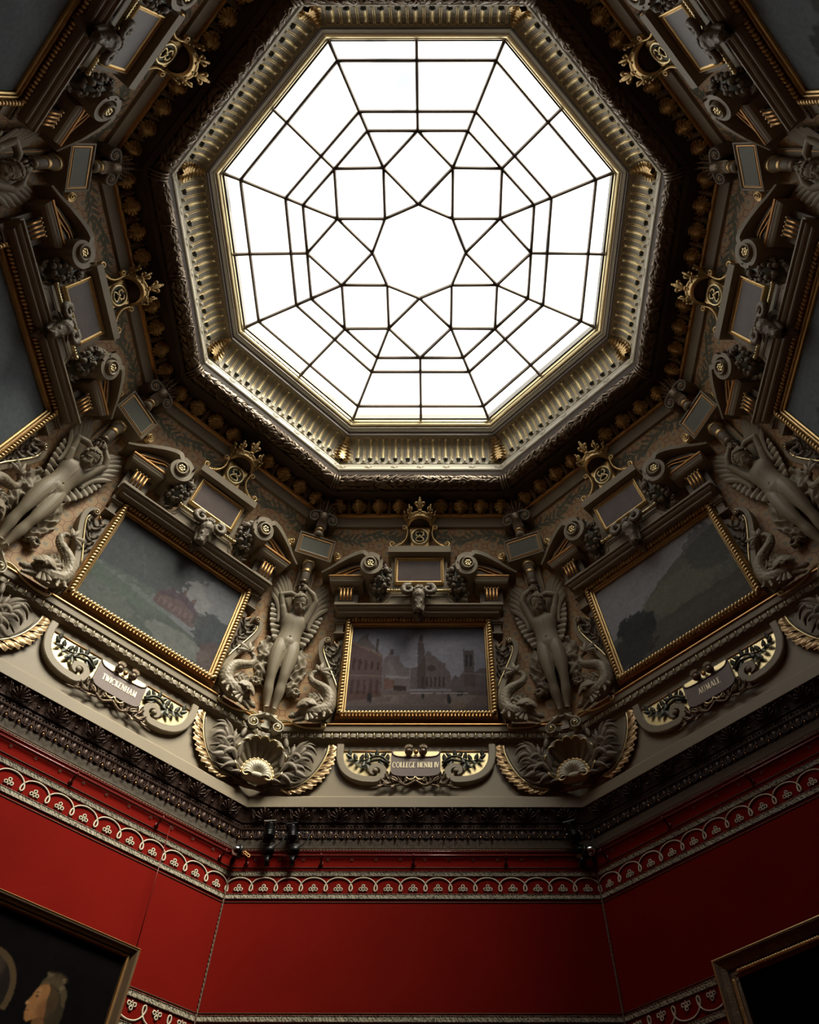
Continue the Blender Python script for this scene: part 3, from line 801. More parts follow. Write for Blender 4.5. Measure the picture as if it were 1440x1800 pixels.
for s in (-1, 1):
    P = np.vstack([spiral((.196, 8.088), .012, .036, 260, 20 - 180 - 60, 10)[:, :], smooth_path([(.165, 8.062), (.158, 8.0), (.175, 7.93), (.225, 7.865), (.30, 7.825)], 10), spiral((.345, 7.855), .044, .010, -115, 300, 16)])
    P = np.array([(p[0] * s, -.11, p[1]) for p in P]); w = np.linspace(.010, .017, len(P)); w[-14:] = np.linspace(.016, .008, 14)
    g = G(); g.add(tube(P, w, 7, flat=1.8))
    for i in range(5): g.add(ell((s * (.205 + i * .024), -.105, 7.915 - i * .017), (.014, .014, .009), 6, 4, Matrix.Rotation(s * .6, 3, 'Y')))
    g.add(ell((s * .345, -.12, 7.855), .013, 7, 5)); obj('scroll', g, GOLD, CR, W_side)
g = G()
cen = (0, -.12, 0)
g.add(lathe([(.135, 8.09), (.155, 8.10), (.162, 8.115), (.158, 8.125), (.165, 8.15), (.175, 8.16), (.17, 8.165), (.15, 8.15), (.13, 8.10)], cen, 'z', 32)); CB_ = obj('crown_band', g, GOLD, CR, W_side)
g = G(); g.add(lathe([(.0, 8.10), (.128, 8.105), (.14, 8.14)], cen, 'z', 24)); obj('crown_lining', g, BROWN, CB_, W_side)
for i in range(12):
    g = G(); a = TAU * i / 12; g.add(ell((.165 * math.sin(a), -.12 - .165 * math.cos(a), 8.137), (.015, .010, .010) if i % 2 else (.010, .010, .010), 6, 4, Matrix.Rotation(a, 3, 'Z'))); obj('jewel', g, PGOLD, CB_, W_side)
for i in range(8):
    a = TAU * i / 8; ca, sa = math.cos(a), math.sin(a)
    def place(v, ca=ca, sa=sa):   # local: x tangent, -y outward, z up
        x = v[:, 0]; o = -v[:, 1] + .166 + (v[:, 2]) * .30; return np.stack([x * ca + o * sa, -.12 - (o * ca) + x * sa, 8.155 + v[:, 2]], 1)
    g = G(); tall = i % 2 == 0
    h = .145 if tall else .105
    g.add(ell((0, 0, h * .55), (.028 if tall else .018, .018, h * .5), 8, 6), T=place)
    g.add(ell((0, 0, h * .95), (.018, .014, .026), 7, 5), T=place)
    for s in (-1, 1): g.add(ell((s * (.046 if tall else .030), -.004, h * .60), (.026, .020, .020) if tall else (.018, .016, .016), 8, 5), T=place); g.add(tube([(s * .012, 0, h * .2), (s * .035, -.004, h * .35), (s * .046, -.004, h * .55)], .010, 5), T=place)
    g.add(ell((0, 0, .012), (.034, .012, .016), 7, 4), T=place)
    obj('fleuron', g, GOLD, CB_, W_side)
bay(CR, SEVEN)

# broken pediment halves: scroll, cap, fluted console -----------------------------
def pediment(s):
    t = thing('pediment_scroll', (s * .88, 3.6, 6.97), '', 'moulding')
    c = (-.598, 7.423)
    arm = smooth_path([(-1.205, 7.435), (-1.10, 7.462), (-.98, 7.515), (-.86, 7.572), (-.74, 7.610), (-.66, 7.600)], 22)
    sp = spiral(c, .150, .075, 108, -300, 34)
    P = np.vstack([arm[:-1], sp]); P = [(p[0] * -s, p[1]) for p in P]
    w = np.interp(np.arange(len(P)), [0, 20, 40, len(P) - 1], [.03, .07, .06, .045])
    y1 = np.interp(np.arange(len(P)), [0, 8, 22, len(P) - 1], [-.17, -.24, -.30, -.33])
    g = G(); g.add(ribbon(P, w, -.0, y1), 0, False); obj('scroll_band', g, STONE, t, W_side)
    g = G(); g.add(lathe([(.0, .25), (.052, .25), (.056, .335), (.072, .345), (.078, .335), (.085, .30)], (c[0] * -s, 0, c[1]), 'y', 24)); er = obj('eye_ring', g, CREAM, t, W_side)
    g = G(); g.add(ell((c[0] * -s, -.315, c[1]), .020, 8, 5), 0)
    for k in range(6):
        P = spiral((c[0] * -s, c[1]), .014, .046, 60 * k, 60 * k + 95, 6); g.add(tube([(p[0], -.315 - .012 * math.sin(i / 5 * PI), p[1]) for i, p in enumerate(P)], [.006, .010, .012, .012, .010, .006], 6), 0)
    obj('rosette', g, PGOLD, er, W_side)
    # infill between arm and cap, with two gilt fillets
    x = lambda q: q * -s
    out = [(x(-1.10), 7.34), (x(-.64), 7.34), (x(-.66), 7.46), (x(-.74), 7.56), (x(-.86), 7.52), (x(-1.0), 7.455)]
    g = G(); g.add(plate(out, .0, -.17, .004), 0, False); obj('tympanum', g, SHADED, t, W_side)
    for k in range(2):
        P = smooth_path([(x(-1.07 + .10 * k), 7.375), (x(-.92 + .08 * k), 7.435 - .01 * k), (x(-.80 + .05 * k), 7.485 - .02 * k), (x(-.69), 7.50 - .05 * k)], 8)
        g = G(); g.add(tube([(p[0], -.18, p[1]) for p in P], .009, 6)); obj('gilt_fillet', g, OGOLD, t, W_side)
    g = G(); a, b = sorted((x(-1.07), x(-.69)))
    g.add(mould3([(-.03, 7.245), (.0, 7.255), (.012, 7.275), (.018, 7.30), (.022, 7.305), (.022, 7.318)], a, b, .20), 0, False)
    g.add(mould3([(.022, 7.318), (.030, 7.325), (.032, 7.338), (.026, 7.350), (.012, 7.352), (-.03, 7.356)], a, b, .20), 1, False)
    obj('cap_moulding', g, [CREAM, OGOLD], t, W_side)
    g = G(); a, b = sorted((x(-1.02), x(-.74))); g.add(box(a, b, .03, -.10, 6.975, 7.25), 0, False); obj('pier', g, SHADED, t, W_side)
    g = G(); a, b = sorted((x(-.965), x(-.802)))
    g.add(plate([(a, 7.04), (b, 7.04), (b, 7.235), (a, 7.235)], -.08, -.155, .004), 0, False)
    g.add(tube([(a - .01, -.15, 7.225), (b + .01, -.15, 7.225)], .012, 6), 1)
    for k in range(5): g.add(ell((a + .0 + k * (b - a) / 4, -.165, 7.222), (.013, .012, .011), 6, 4), 1)
    cs = obj('console', g, [BROWN, PGOLD], t, W_side)
    for k in range(4):
        xx = a + .02 + k * (b - a - .04) / 3; g = G()
        g.add(tube([(xx, -.158, 7.06), (xx, -.168, 7.10), (xx, -.168, 7.205)], [.012, .015, .013], 7)); obj('flute', g, OGOLD, cs, W_side)
    g = G(); a, b = sorted((x(-1.01), x(-.76))); g.add(box(a, b, .03, -.17, 6.985, 7.03), 0, False); obj('plinth', g, CREAM, t, W_side)
    return bay(t, SEVEN)
PDL = pediment(-1); PDR = pediment(1)

# cluster of fruit and flowers falling from the scroll ----------------------------
def fruit(s):
    r = np.random.default_rng(11)
    t = thing('fruit_swag', (s * .50, 3.4, 6.99), '', 'swag')
    core = G()
    P = smooth_path([(-.47, -.28, 7.40), (-.45, -.26, 7.30), (-.47, -.22, 7.18), (-.50, -.18, 7.08), (-.55, -.12, 7.0)], 10)
    core.add(tube([(p[0] * -s, p[1], p[2]) for p in P], [.028, .035, .06, .085, .10, .10, .09, .07, .045, .02], 8)); obj('foliage_core', core, FOLIAGE, t, W_in(.055, 0, W_side))
    for i in range(62):
        k = (i + .5) / 62; q = P[int(k * 9)]; rad = .030 + .080 * math.sin(PI * min(1, k * 1.05)) ** .8; a = r.uniform(-.5, PI + .5)
        c = (-s * (q[0] + rad * math.cos(a) * .95), q[1] - rad * abs(math.sin(a)) * .80, q[2] + r.uniform(-.02, .02)); sz = r.uniform(.020, .038)
        g = G()
        if i % 4 == 0:
            for m in range(5): g.add(ell((c[0] + sz * .75 * math.cos(m * TAU / 5), c[1] - .005, c[2] + sz * .75 * math.sin(m * TAU / 5)), (sz * .5, sz * .35, sz * .5), 6, 4))
            g.add(ell((c[0], c[1] - sz * .35, c[2]), sz * .3, 6, 4)); obj('flower', g, SHADED, t, W_in(.055, 0, W_side))
        else:
            g.add(ell(c, sz, 9, 6)); obj('fruit', g, SHADED, t, W_in(.055, 0, W_side))
    for i in range(16):
        k = r.uniform(.1, 1); q = P[int(k * 9)]; g = G(); a = r.uniform(-70, 70) + (180 if r.uniform() < .3 else 0)
        g.add(leaf(r.uniform(.08, .12), .045, 3, .4, 7, 5), T=xf(1, rx=-15, ry=a, t=(-s * q[0], q[1] - .05, q[2]))); obj('leaf', g, SHADED, t, W_in(.055, 0, W_side))
    for k in range(4):
        g = G(); g.add(lathe([(.025, -.012), (.034, 0), (.025, .012)], (.465 * s, -.27, 7.42 - k * .026), 'z', 10)); obj('husk', g, SHADED, t, W_in(.055, 0, W_side))
    return bay(t, SEVEN)
FSL = fruit(-1); FSR = fruit(1)

# ram's head ---------------------------------------------------------------------
RM = thing('ram_head', (.0, 3.45, 6.74), '', 'sculpture')
g = G(); Y = -.26
caps(g, (0, Y, 7.06), (0, Y - .06, 6.96), .085, .078, 12); caps(g, (0, Y - .06, 6.96), (0, Y - .07, 6.80), .070, .044, 12)
g.add(ell((0, Y - .075, 6.775), (.048, .040, .030), 10, 6)); g.add(ell((0, Y + .08, 7.02), (.10, .10, .10), 12, 8)); g.add(ell((0, Y + .10, 6.90), (.075, .09, .13), 12, 8))
for s in (-1, 1):
    caps(g, (s * .045, Y - .06, 7.00), (s * .03, Y - .105, 6.86), .020, .014, 8)
    g.add(ell((s * .052, Y - .075, 6.985), (.018, .016, .014), 8, 5)); g.add(ell((s * .018, Y - .107, 6.785), (.011, .009, .009), 8, 5))
    caps(g, (s * .06, Y, 6.93), (s * .045, Y - .03, 6.80), .03, .02, 8)
obj('skull', sculpt(g, .007, 2, dents=[((s * .056, Y - .095, 6.985), (.012, .012, .010), (0, .008, 0)) for s in (-1, 1)], noise=.0012), SHADED, RM, W_in(.05, 0, W_side))
for s in (-1, 1):
    P = []; R = []
    for i in range(30):
        k = i / 29; a = math.radians(100 - 430 * k); rad = .078 - .048 * k
        P.append((s * (.115 + rad * math.cos(a) + .015 * k), Y - .02 - .10 * math.sin(k * PI) * .6 + .02 * math.cos(i * 2.2) * 0, 7.055 + rad * math.sin(a) * 1.0)); R.append((.040 - .030 * k) * (1 + .10 * math.cos(i * 2.1)))
    g = G(); g.add(tube(P, R, 9)); obj('horn', g, SHADED, RM, W_in(.05, 0, W_side))
    g = G(); g.add(leaf(.10, .045, 1, .2, 7, 5), T=xf(1, ry=s * 108, rx=10, t=(s * .07, Y - .05, 6.985))); obj('ear', g, SHADED, RM, W_in(.05, 0, W_side))
g = G(); r = np.random.default_rng(3)
for i in range(34):
    a = r.uniform(0, PI); k = r.uniform(0, 1); g.add(ell((.07 * math.cos(a) * (1 - .3 * k), Y - .05 - .055 * math.sin(a) * (1 - k), 7.04 + .09 * k * math.sin(a + .2)), r.uniform(.013, .021), 6, 4))
obj('wool_curls', g, SHADED, RM, W_in(.05, 0, W_side))
g = G()
for i in range(12): g.add(leaf(.10, .035, 1, .3, 5, 3), T=xf(1, rx=0, ry=180 + r.uniform(-30, 30), t=(r.uniform(-.06, .06), Y + .02, 6.92 - .02 * i / 3)))
obj('beard', g, SHADED, RM, W_in(.05, 0, W_side))
bay(RM, SEVEN)

# S-shaped brackets either side of the picture ---------------------------------------
def sbracket(s):
    t = thing('scroll_bracket', (s * 1.0, 3.85, 5.53), '', 'bracket')
    x = lambda q: q * -s
    Pc = smooth_path([(-1.030, 6.600), (-1.085, 6.590), (-1.125, 6.53), (-1.122, 6.44), (-1.085, 6.32), (-1.025, 6.18), (-.965, 6.05), (-.925, 5.93), (-.915, 5.80), (-.935, 5.66), (-.975, 5.53)], 34)
    P = [(x(p[0]), p[1]) for p in Pc]; w = np.interp(np.arange(34), [0, 6, 18, 33], [.03, .06, .075, .07])
    g = G(); g.add(ribbon(P, w, .0, -.11), 0, False); obj('scroll_band', g, CREAM, t, W_side)
    gp = smooth_path([(-1.075, 6.50), (-1.088, 6.44), (-1.048, 6.32), (-.985, 6.18), (-.925, 6.05), (-.888, 5.95)], 16)
    g = G(); g.add(tube([(x(p[0]), -.112, p[1]) for p in gp], [.004] + [.010] * 14 + [.004], 6)); obj('gilt_fillet', g, PGOLD, t, W_side)
    c = (x(-1.045), 6.535)
    g = G(); g.add(lathe([(.0, .10), (.018, .13), (.020, .15), (.030, .155), (.034, .14), (.032, .06), (.05, 0)], (c[0], 0, c[1]), 'y', 16)); ey = obj('eye', g, BRONZE, t, W_side)
    g = G(); g.add(ell((c[0], -.145, c[1]), .013, 8, 6)); obj('pearl', g, PGOLD, ey, W_side)
    q = smooth_path([(-1.05, 6.49), (-1.065, 6.44), (-1.05, 6.41)], 6); g = G(); g.add(tube([(x(p[0]), -.11, p[1]) for p in q], [.02, .018, .012, .014, .02, .01], 7)); obj('neck', g, STONE, t, W_side)
    out = [(x(-.86), 5.9), (x(-.95), 6.1), (x(-1.05), 6.32), (x(-1.08), 6.44), (x(-1.03), 6.53), (x(-.94), 6.56), (x(-.94), 6.60), (x(-.86), 6.66)]
    g = G(); g.add(plate(out, .0, -.045), 0, False); obj('back_panel', g, SHADED, t, W_side)
    g = G(); q = spiral((x(-.90), 6.63), .09, .09, 200 if s < 0 else -20, 275 if s < 0 else -95, 8); g.add(tube([(p[0], -.055, p[1]) for p in q], .008, 6)); obj('arc_moulding', g, OGOLD, t, W_side)
    r = np.random.default_rng(5)
    stem = smooth_path([(-.895, 6.02), (-.95, 6.14), (-.92, 6.25), (-.99, 6.36), (-.95, 6.45), (-.90, 6.50)], 18)
    g = G(); g.add(tube([(x(p[0]), -.07, p[1]) for p in stem], .010, 6)); obj('foliate_stem', g, SHADED, t, W_side)
    for i in range(11):
        p = stem[1 + int(i * 1.5)]; a = (40 if i % 2 else -60) + r.uniform(-25, 25)
        g = G(); g.add(leaf(r.uniform(.08, .11), .055, 2, .5, 8, 5, rib=.4), T=xf(1, ry=a * -s, rx=-8, t=(x(p[0]), -.075, p[1])))
        g.add(ell((x(p[0] + .03 * math.sin(math.radians(a))), -.085, p[1] + .05 * math.cos(math.radians(a))), .014, 6, 4)); obj('leaf', g, SHADED, t, W_side)
    return bay(t, SEVEN)
SBL = sbracket(-1); SBR = sbracket(1)

# dolphins ------------------------------------------------------------------------
def dolphin(s):
    t = thing('dolphin', (s * 1.1, 3.8, 5.53), '', 'sculpture')
    x = lambda q: q * -s; Y = -.13
    g = G()
    P = smooth_path([(-1.16, Y - .02, 5.60), (-1.05, Y - .02, 5.60), (-.965, Y, 5.665), (-.945, Y, 5.77), (-.975, Y, 5.87), (-1.06, Y, 5.945), (-1.15, Y, 6.0), (-1.19, Y, 6.07), (-1.155, Y, 6.13), (-1.09, Y + .01, 6.13)], 40)
    R = np.interp(np.linspace(0, 1, 40), [0, .12, .35, .6, .85, 1], [.085, .09, .068, .048, .028, .016])
    g.add(tube([(x(p[0]), p[1], p[2]) for p in P], R, 12))
    g.add(ell((x(-1.17), Y - .02, 5.620), (.098, .090, .092), 12, 8)); g.add(ell((x(-1.178), Y - .04, 5.668), (.082, .070, .062), 10, 6))
    caps(g, (x(-1.22), Y - .03, 5.575), (x(-1.335), Y - .05, 5.530), .045, .022); caps(g, (x(-1.19), Y - .03, 5.535), (x(-1.29), Y - .04, 5.485), .032, .016)
    g.add(ell((x(-1.315), Y - .05, 5.55), (.024, .03, .022), 8, 5)); g.add(ell((x(-1.165), Y - .118, 5.615), (.024, .024, .022), 8, 6))
    for k in range(4):
        q = spiral((x(-1.165), 5.612), .036 + .021 * k, .036 + .021 * k, 10 if s < 0 else -10, 190 if s < 0 else 170, 12)
        g.add(tube([(p[0], Y - .132 + .010 * k, p[1]) for p in q], .0135, 6))
    obj('body', sculpt(g, .008, 1, noise=.0022), STONE, t, W_side)
    for k, (px, pz, a, L) in enumerate([(-1.07, 6.13, 60, .13), (-1.07, 6.12, 100, .12), (-1.09, 6.15, 10, .12), (-1.10, 6.14, -25, .11)]):
        g = G(); g.add(leaf(L, .05, 1, -.25, 7, 5, rib=.3), T=xf(1, ry=a * -s, t=(x(px), Y - .02, pz))); obj('tail_fluke', g, STONE, t, W_side)
    for k, (px, pz, a, L) in enumerate([(-1.02, 5.64, -140, .10), (-1.03, 5.74, -75, .15), (-1.02, 5.72, -55, .14), (-1.01, 5.71, -35, .10), (-1.08, 5.54, 150, .09), (-.98, 5.58, 175, .10), (-.94, 5.60, 140, .09)]):
        g = G(); g.add(leaf(L, .045, 2, .3, 8, 5, rib=.3), T=xf(1, ry=a * (-1 if s > 0 else 1), t=(x(px), Y - .07, pz))); obj('fin', g, STONE, t, W_side)
    for k in range(9):
        a = 5 + k * 21; ar = math.radians(a); g = G(); g.add(feather(.085, .040, 0, 8), T=xf(1, ry=a * -s, rx=-4, t=(x(-1.165 + .078 * math.sin(ar)), Y - .085, 5.612 + .078 * math.cos(ar)))); obj('gill_frond', g, STONE, t, W_side)
    n = 20
    for k in range(n):
        p = P[8 + k]; q = P[9 + k]; d = (q - p) / np.linalg.norm(q - p); nx = np.array([-d[2], 0, d[0]])
        c = p - nx * (R[8 + k] * -.95); g = G()
        g.add(ell((x(c[0]), Y - .02, c[2]), (.008, .012, .008), 5, 4)); 
        obj('spine_bead', g, STONE, t, W_side)
    return bay(t, (90, 135, 45, 180, 0))
DOL = dolphin(-1); DOR = dolphin(1)

# name cartouche on the frieze -------------------------------------------------------
def WL(v): v = v.copy(); v[:, 1] += 3.93; return v
def dscroll(s):
    x = lambda q: q * -s
    t = thing('cartouche_scroll', (s * .52, 3.93, 4.82), '', 'ornament')
    P = np.vstack([smooth_path([(-.785, 5.29), (-.782, 5.18), (-.765, 5.08), (-.72, 4.985), (-.645, 4.915), (-.56, 4.880), (-.49, 4.865)], 22)[:-1], spiral((-.405, 4.965), .104, .028, -100, 250, 26)])
    w = np.interp(np.arange(len(P)), [0, 20, 36, len(P) - 1], [.072, .080, .06, .045])
    g = G(); g.add(ribbon([(x(p[0]), p[1]) for p in P], w, 0, -.055), 0, False); g.add(ell((x(-.405), -.05, 4.965), (.03, .025, .03), 12, 6), 0); obj('scroll_band', g, CREAM, t, WL)
    out = [(x(-.745), 5.215), (x(-.745), 5.10), (x(-.70), 5.02), (x(-.62), 4.955), (x(-.54), 4.925), (x(-.28), 4.915), (x(-.25), 5.0), (x(-.25), 5.215)]
    g = G(); g.add(plate(out, 0, -.016), 0, False); obj('gilt_ground', g, PGOLD, t, WL)
    g = G(); g.add(tube([(x(-.75), -.02, 5.222), (x(-.25), -.02, 5.222)], .008, 6)); obj('top_fillet', g, OGOLD, t, WL)
    # laurel sprig
    st = smooth_path([(-.27, 5.07), (-.34, 5.13), (-.42, 5.14), (-.50, 5.105), (-.58, 5.10), (-.66, 5.135), (-.70, 5.18)], 24)
    g = G(); g.add(tube([(x(p[0]), -.035 - .012 * math.sin(i / 4), p[1]) for i, p in enumerate(st)], np.linspace(.014, .006, 24), 6)); g.add(tube([(x(-.28), -.04, 5.05), (x(-.36), -.05, 5.10), (x(-.45), -.04, 5.09), (x(-.53), -.03, 5.04)], [.018, .014, .010, .005], 6)); obj('stem', g, FOLIAGE, t, WL)
    for i, (lx, lz, a) in enumerate([(-.295, 5.10, 10), (-.36, 5.145, 60), (-.40, 5.15, 0), (-.43, 5.14, -50), (-.47, 5.12, 200), (-.50, 5.12, -10), (-.52, 5.08, -160), (-.56, 5.10, 20), (-.58, 5.09, -150), (-.61, 5.11, -20), (-.63, 5.11, -120), (-.66, 5.13, -60), (-.68, 5.16, 0), (-.52, 5.04, -130), (-.50, 5.05, -200), (-.37, 5.09, 150)]):
        g = G(); g.add(leaf(.072, .048, 1, .1, 7, 5, rib=.3), T=xf(1, ry=a * -s, rx=-12, t=(x(lx), -.035, lz))); obj('leaf', g, FOLIAGE, t, WL)
    return bay(t, FRONT3)
DSL = dscroll(-1); DSR = dscroll(1)
NP = thing('name_tablet', (0, 3.9, 4.88), '', 'plaque')
top = smooth_path([(-.25, 5.205), (-.235, 5.165), (-.18, 5.135), (0, 5.125), (.18, 5.135), (.235, 5.165), (.25, 5.205)], 21); bot = smooth_path([(.25, 4.96), (.215, 4.915), (.12, 4.90), (0, 4.90), (-.12, 4.90), (-.215, 4.915), (-.25, 4.96)], 21)
g = G(); v = []
for i in range(21):
    tp, bt = top[i], bot[20 - i]
    v += [(tp[0], 0, tp[1]), (tp[0], -.044, tp[1]), (tp[0], -.050, tp[1] - .006), (bt[0], -.050, bt[1] + .006), (bt[0], -.044, bt[1]), (bt[0], 0, bt[1])]
g.add((v, grid_faces(21, 6, True) + [(0, 1, 2, 3, 4, 5), tuple(20 * 6 + j for j in (5, 4, 3, 2, 1, 0))]), 0, False); obj('tablet', g, TABLET, NP, WL)
g = G(); g.add(tube([(p[0], -.052, p[1]) for p in top], .007, 6)); g.add(tube([(p[0], -.052, p[1]) for p in bot], .007, 6)); obj('rolled_edge', g, TABLET, NP, WL)
g = G(); g.add(plate([(-.235, 5.215), (.235, 5.215), (.235, 5.12), (-.235, 5.12)], 0, -.03), 0, False); obj('gilt_ground', g, PGOLD, NP, WL)
for s in (-1, 1):
    g = G()
    for k in range(7):
        a = math.radians(90 + s * -12 + (k - 3) * 22); g.add(tube([(s * .072 + .012 * math.cos(a), -.075, 5.165), (s * .072 + .030 * math.cos(a), -.105, 5.19 + .02 * math.sin(a)), (s * .072 + .047 * math.cos(a), -.105, 5.20 + .045 * math.sin(a))], [.010, .009, .007], 6))
    g.add(ell((s * .072, -.070, 5.178), (.044, .04, .036), 10, 6)); obj('shell_tassel', g, BRONZE, NP, WL)
g = G(); g.add(ell((0, -.06, 5.185), (.025, .02, .028), 8, 5)); obj('knot', g, OGOLD, NP, WL)
bay(NP, FRONT3)
BF = thing('foliage_swag', (0, 3.9, 4.76), '', 'ornament')
for s in (-1, 1):
    P = smooth_path([(0, 4.855), (.05, 4.82), (.10, 4.80), (.16, 4.835), (.20, 4.88), (.25, 4.90)], 16)
    g = G(); g.add(tube([(s * p[0], -.045, p[1]) for p in P], .013, 6)); g.add(tube([(s * p[0], -.04, p[1]) for p in smooth_path([(.02, 4.88), (.06, 4.87), (.13, 4.82), (.22, 4.80), (.32, 4.79), (.44, 4.772)], 16)], np.linspace(.014, .005, 16), 6)); obj('stem', g, BRONZE, BF, WL)
    g = G(); g.add(tube([(s * p[0], -.05, p[1]) for p in smooth_path([(0, 4.90), (.03, 4.86), (.075, 4.87), (.10, 4.90)], 8)], .008, 6)); obj('gilt_tendril', g, PGOLD, BF, WL)
    for i, (lx, lz, a, L) in enumerate([(.13, 4.82, 40, .09), (.16, 4.82, -20, .08), (.18, 4.84, 70, .10), (.22, 4.83, 20, .09), (.24, 4.82, 100, .09), (.26, 4.86, 40, .08), (.28, 4.82, 60, .09), (.31, 4.80, 110, .08), (.10, 4.84, 0, .06), (.34, 4.80, 20, .06), (.20, 4.80, 130, .06), (.29, 4.90, -10, .06)]):
        g = G(); g.add(leaf(L, .045, 3, .3, 8, 5, rib=.4), T=xf(1, ry=a * s, rx=-10, t=(s * lx, -.04, lz))); obj('leaf', g, BRONZE, BF, WL)
bay(BF, FRONT3)

# gilded acanthus arc beside the shell, on the frieze -----------------------------------
def arc(s):
    x = lambda q: q * s
    t = thing('acanthus_scroll', (s * 1.0, 3.93, 4.76), '', 'ornament')
    P = smooth_path([(.905, 5.285), (.915, 5.18), (.95, 5.06), (1.01, 4.94), (1.09, 4.845), (1.20, 4.775), (1.32, 4.755)], 26)
    g = G(); g.add(tube([(x(p[0]), -.035, p[1]) for p in P], [.010] * 20 + list(np.linspace(.012, .02, 6)), 6)); obj('gilt_rib', g, PGOLD, t, WL)
    g = G(); g.add(tube([(x(p[0] + .030), -.025, p[1] + .012) for p in P[2:]], .007, 6)); obj('second_rib', g, STONE, t, WL)
    PP = smooth_path(P, 110); T_ = np.gradient(PP, axis=0); T_ /= np.linalg.norm(T_, axis=1)[:, None]
    NO = np.stack([T_[:, 1], -T_[:, 0]], 1)          # towards the outside of the arc
    if NO[50][0] > 0: NO = -NO
    NL = 8
    for L_ in range(NL):
        i0, i1 = int(L_ * 108 / NL), min(109, int((L_ + 1) * 108 / NL) + 7); v = []; nn = i1 - i0 + 1
        for i in range(i0, i1 + 1):
            t_ = i / 109; lt = (i - i0) / (nn - 1); w_ = (.040 + .078 * math.sin(PI * min(1, t_ * .9 + .06)) ** .7) * (.50 + .50 * math.sin(PI * (lt * .86 + .10)) ** .7) * (1 - .10 * math.cos(TAU * 3 * lt))
            for j in range(9):
                s_ = j / 8; sh = int(-5 * s_ * s_); c_ = PP[max(0, min(109, i + sh))]; n_ = NO[max(0, min(109, i + sh))]
                v.append((x(c_[0] + n_[0] * w_ * s_), -(.026 + .020 * math.sin(PI * s_ * .9) + .008 * lt + .005 * math.cos(TAU * 3 * lt) * s_ + .010 * s_), c_[1] + n_[1] * w_ * s_))
        g = G(); g.add((v, grid_faces(nn, 9))); obj('acanthus_lobe', g, AGOLD, t, WL)
    for i in range(0):
        p = P[1 + int(i * 1.9)]; q = P[2 + int(i * 1.9)]; d = math.degrees(math.atan2(q[0] - p[0], q[1] - p[1]))
        L = .095 + .05 * math.sin(PI * i / 11); g = G(); g.add(leaf(L, .085, 3, .22, 11, 7, ruff=.14, sharp=1.1, rib=.35), T=xf(1, ry=s * (d + 138), rx=10, t=(x(p[0] + .01), -.028, p[1]))); obj('acanthus_lobe', g, OGOLD if i < 9 else GOLD, t, WL)
    return bay(t, FRONT3)
ARL = arc(-1); ARR = arc(1)

# painted garland under the cream band: flat paint laid on the wall
GA = G()
r = np.random.default_rng(9)
st = [(x, 8.05 + .045 * math.sin(x * 9)) for x in np.linspace(-1.28, 1.28, 60)]
GA.add(ribbon(st, .009, .004, -.0015), 0, False)
for i in range(40):
    x = -1.27 + i * 2.54 / 39; z = 8.05 + .045 * math.sin(x * 9); sg = 1 if x < 0 else -1
    for a in (38, -42, 140 if i % 3 == 0 else -20):
        aa = (90 - a) * sg + r.uniform(-10, 10); L = r.uniform(.10, .14)
        w = .017; ca, sa = math.cos(math.radians(aa)), math.sin(math.radians(aa)); pts = [(0, 0), (.35, 1), (.7, .8), (1, 0), (.7, -.8), (.35, -1)]
        o = []
        for k, q in pts: xx, zz = q * w, k * L; o.append((x + zz * sa + xx * ca, z + zz * ca - xx * sa))
        if all(abs(p[0]) < 1.26 and p[1] < 8.16 for p in o) : GA.add(([(p[0], -.001, p[1]) for p in o], [(0, 1, 2, 3, 4, 5)]), 0, False)
gv = W_side(GA.verts()); GAM = new_mesh('painted_garland', gv, GA.f, [GPAINT])
for a in SEVEN: put('painted_garland', GAM, CEIL, 0, a, stuff=True)

# ================================================================ ORNAMENT OF ONE CORNER
CORN = []
def corner(root, angs): CORN.append((root, list(root['_b']), angs)); return root
CA = (112.5, 157.5, 202.5); CB = (67.5, 22.5, 337.5); CALL = CA + CB; CLOW = (112.5, 67.5, 157.5, 22.5)

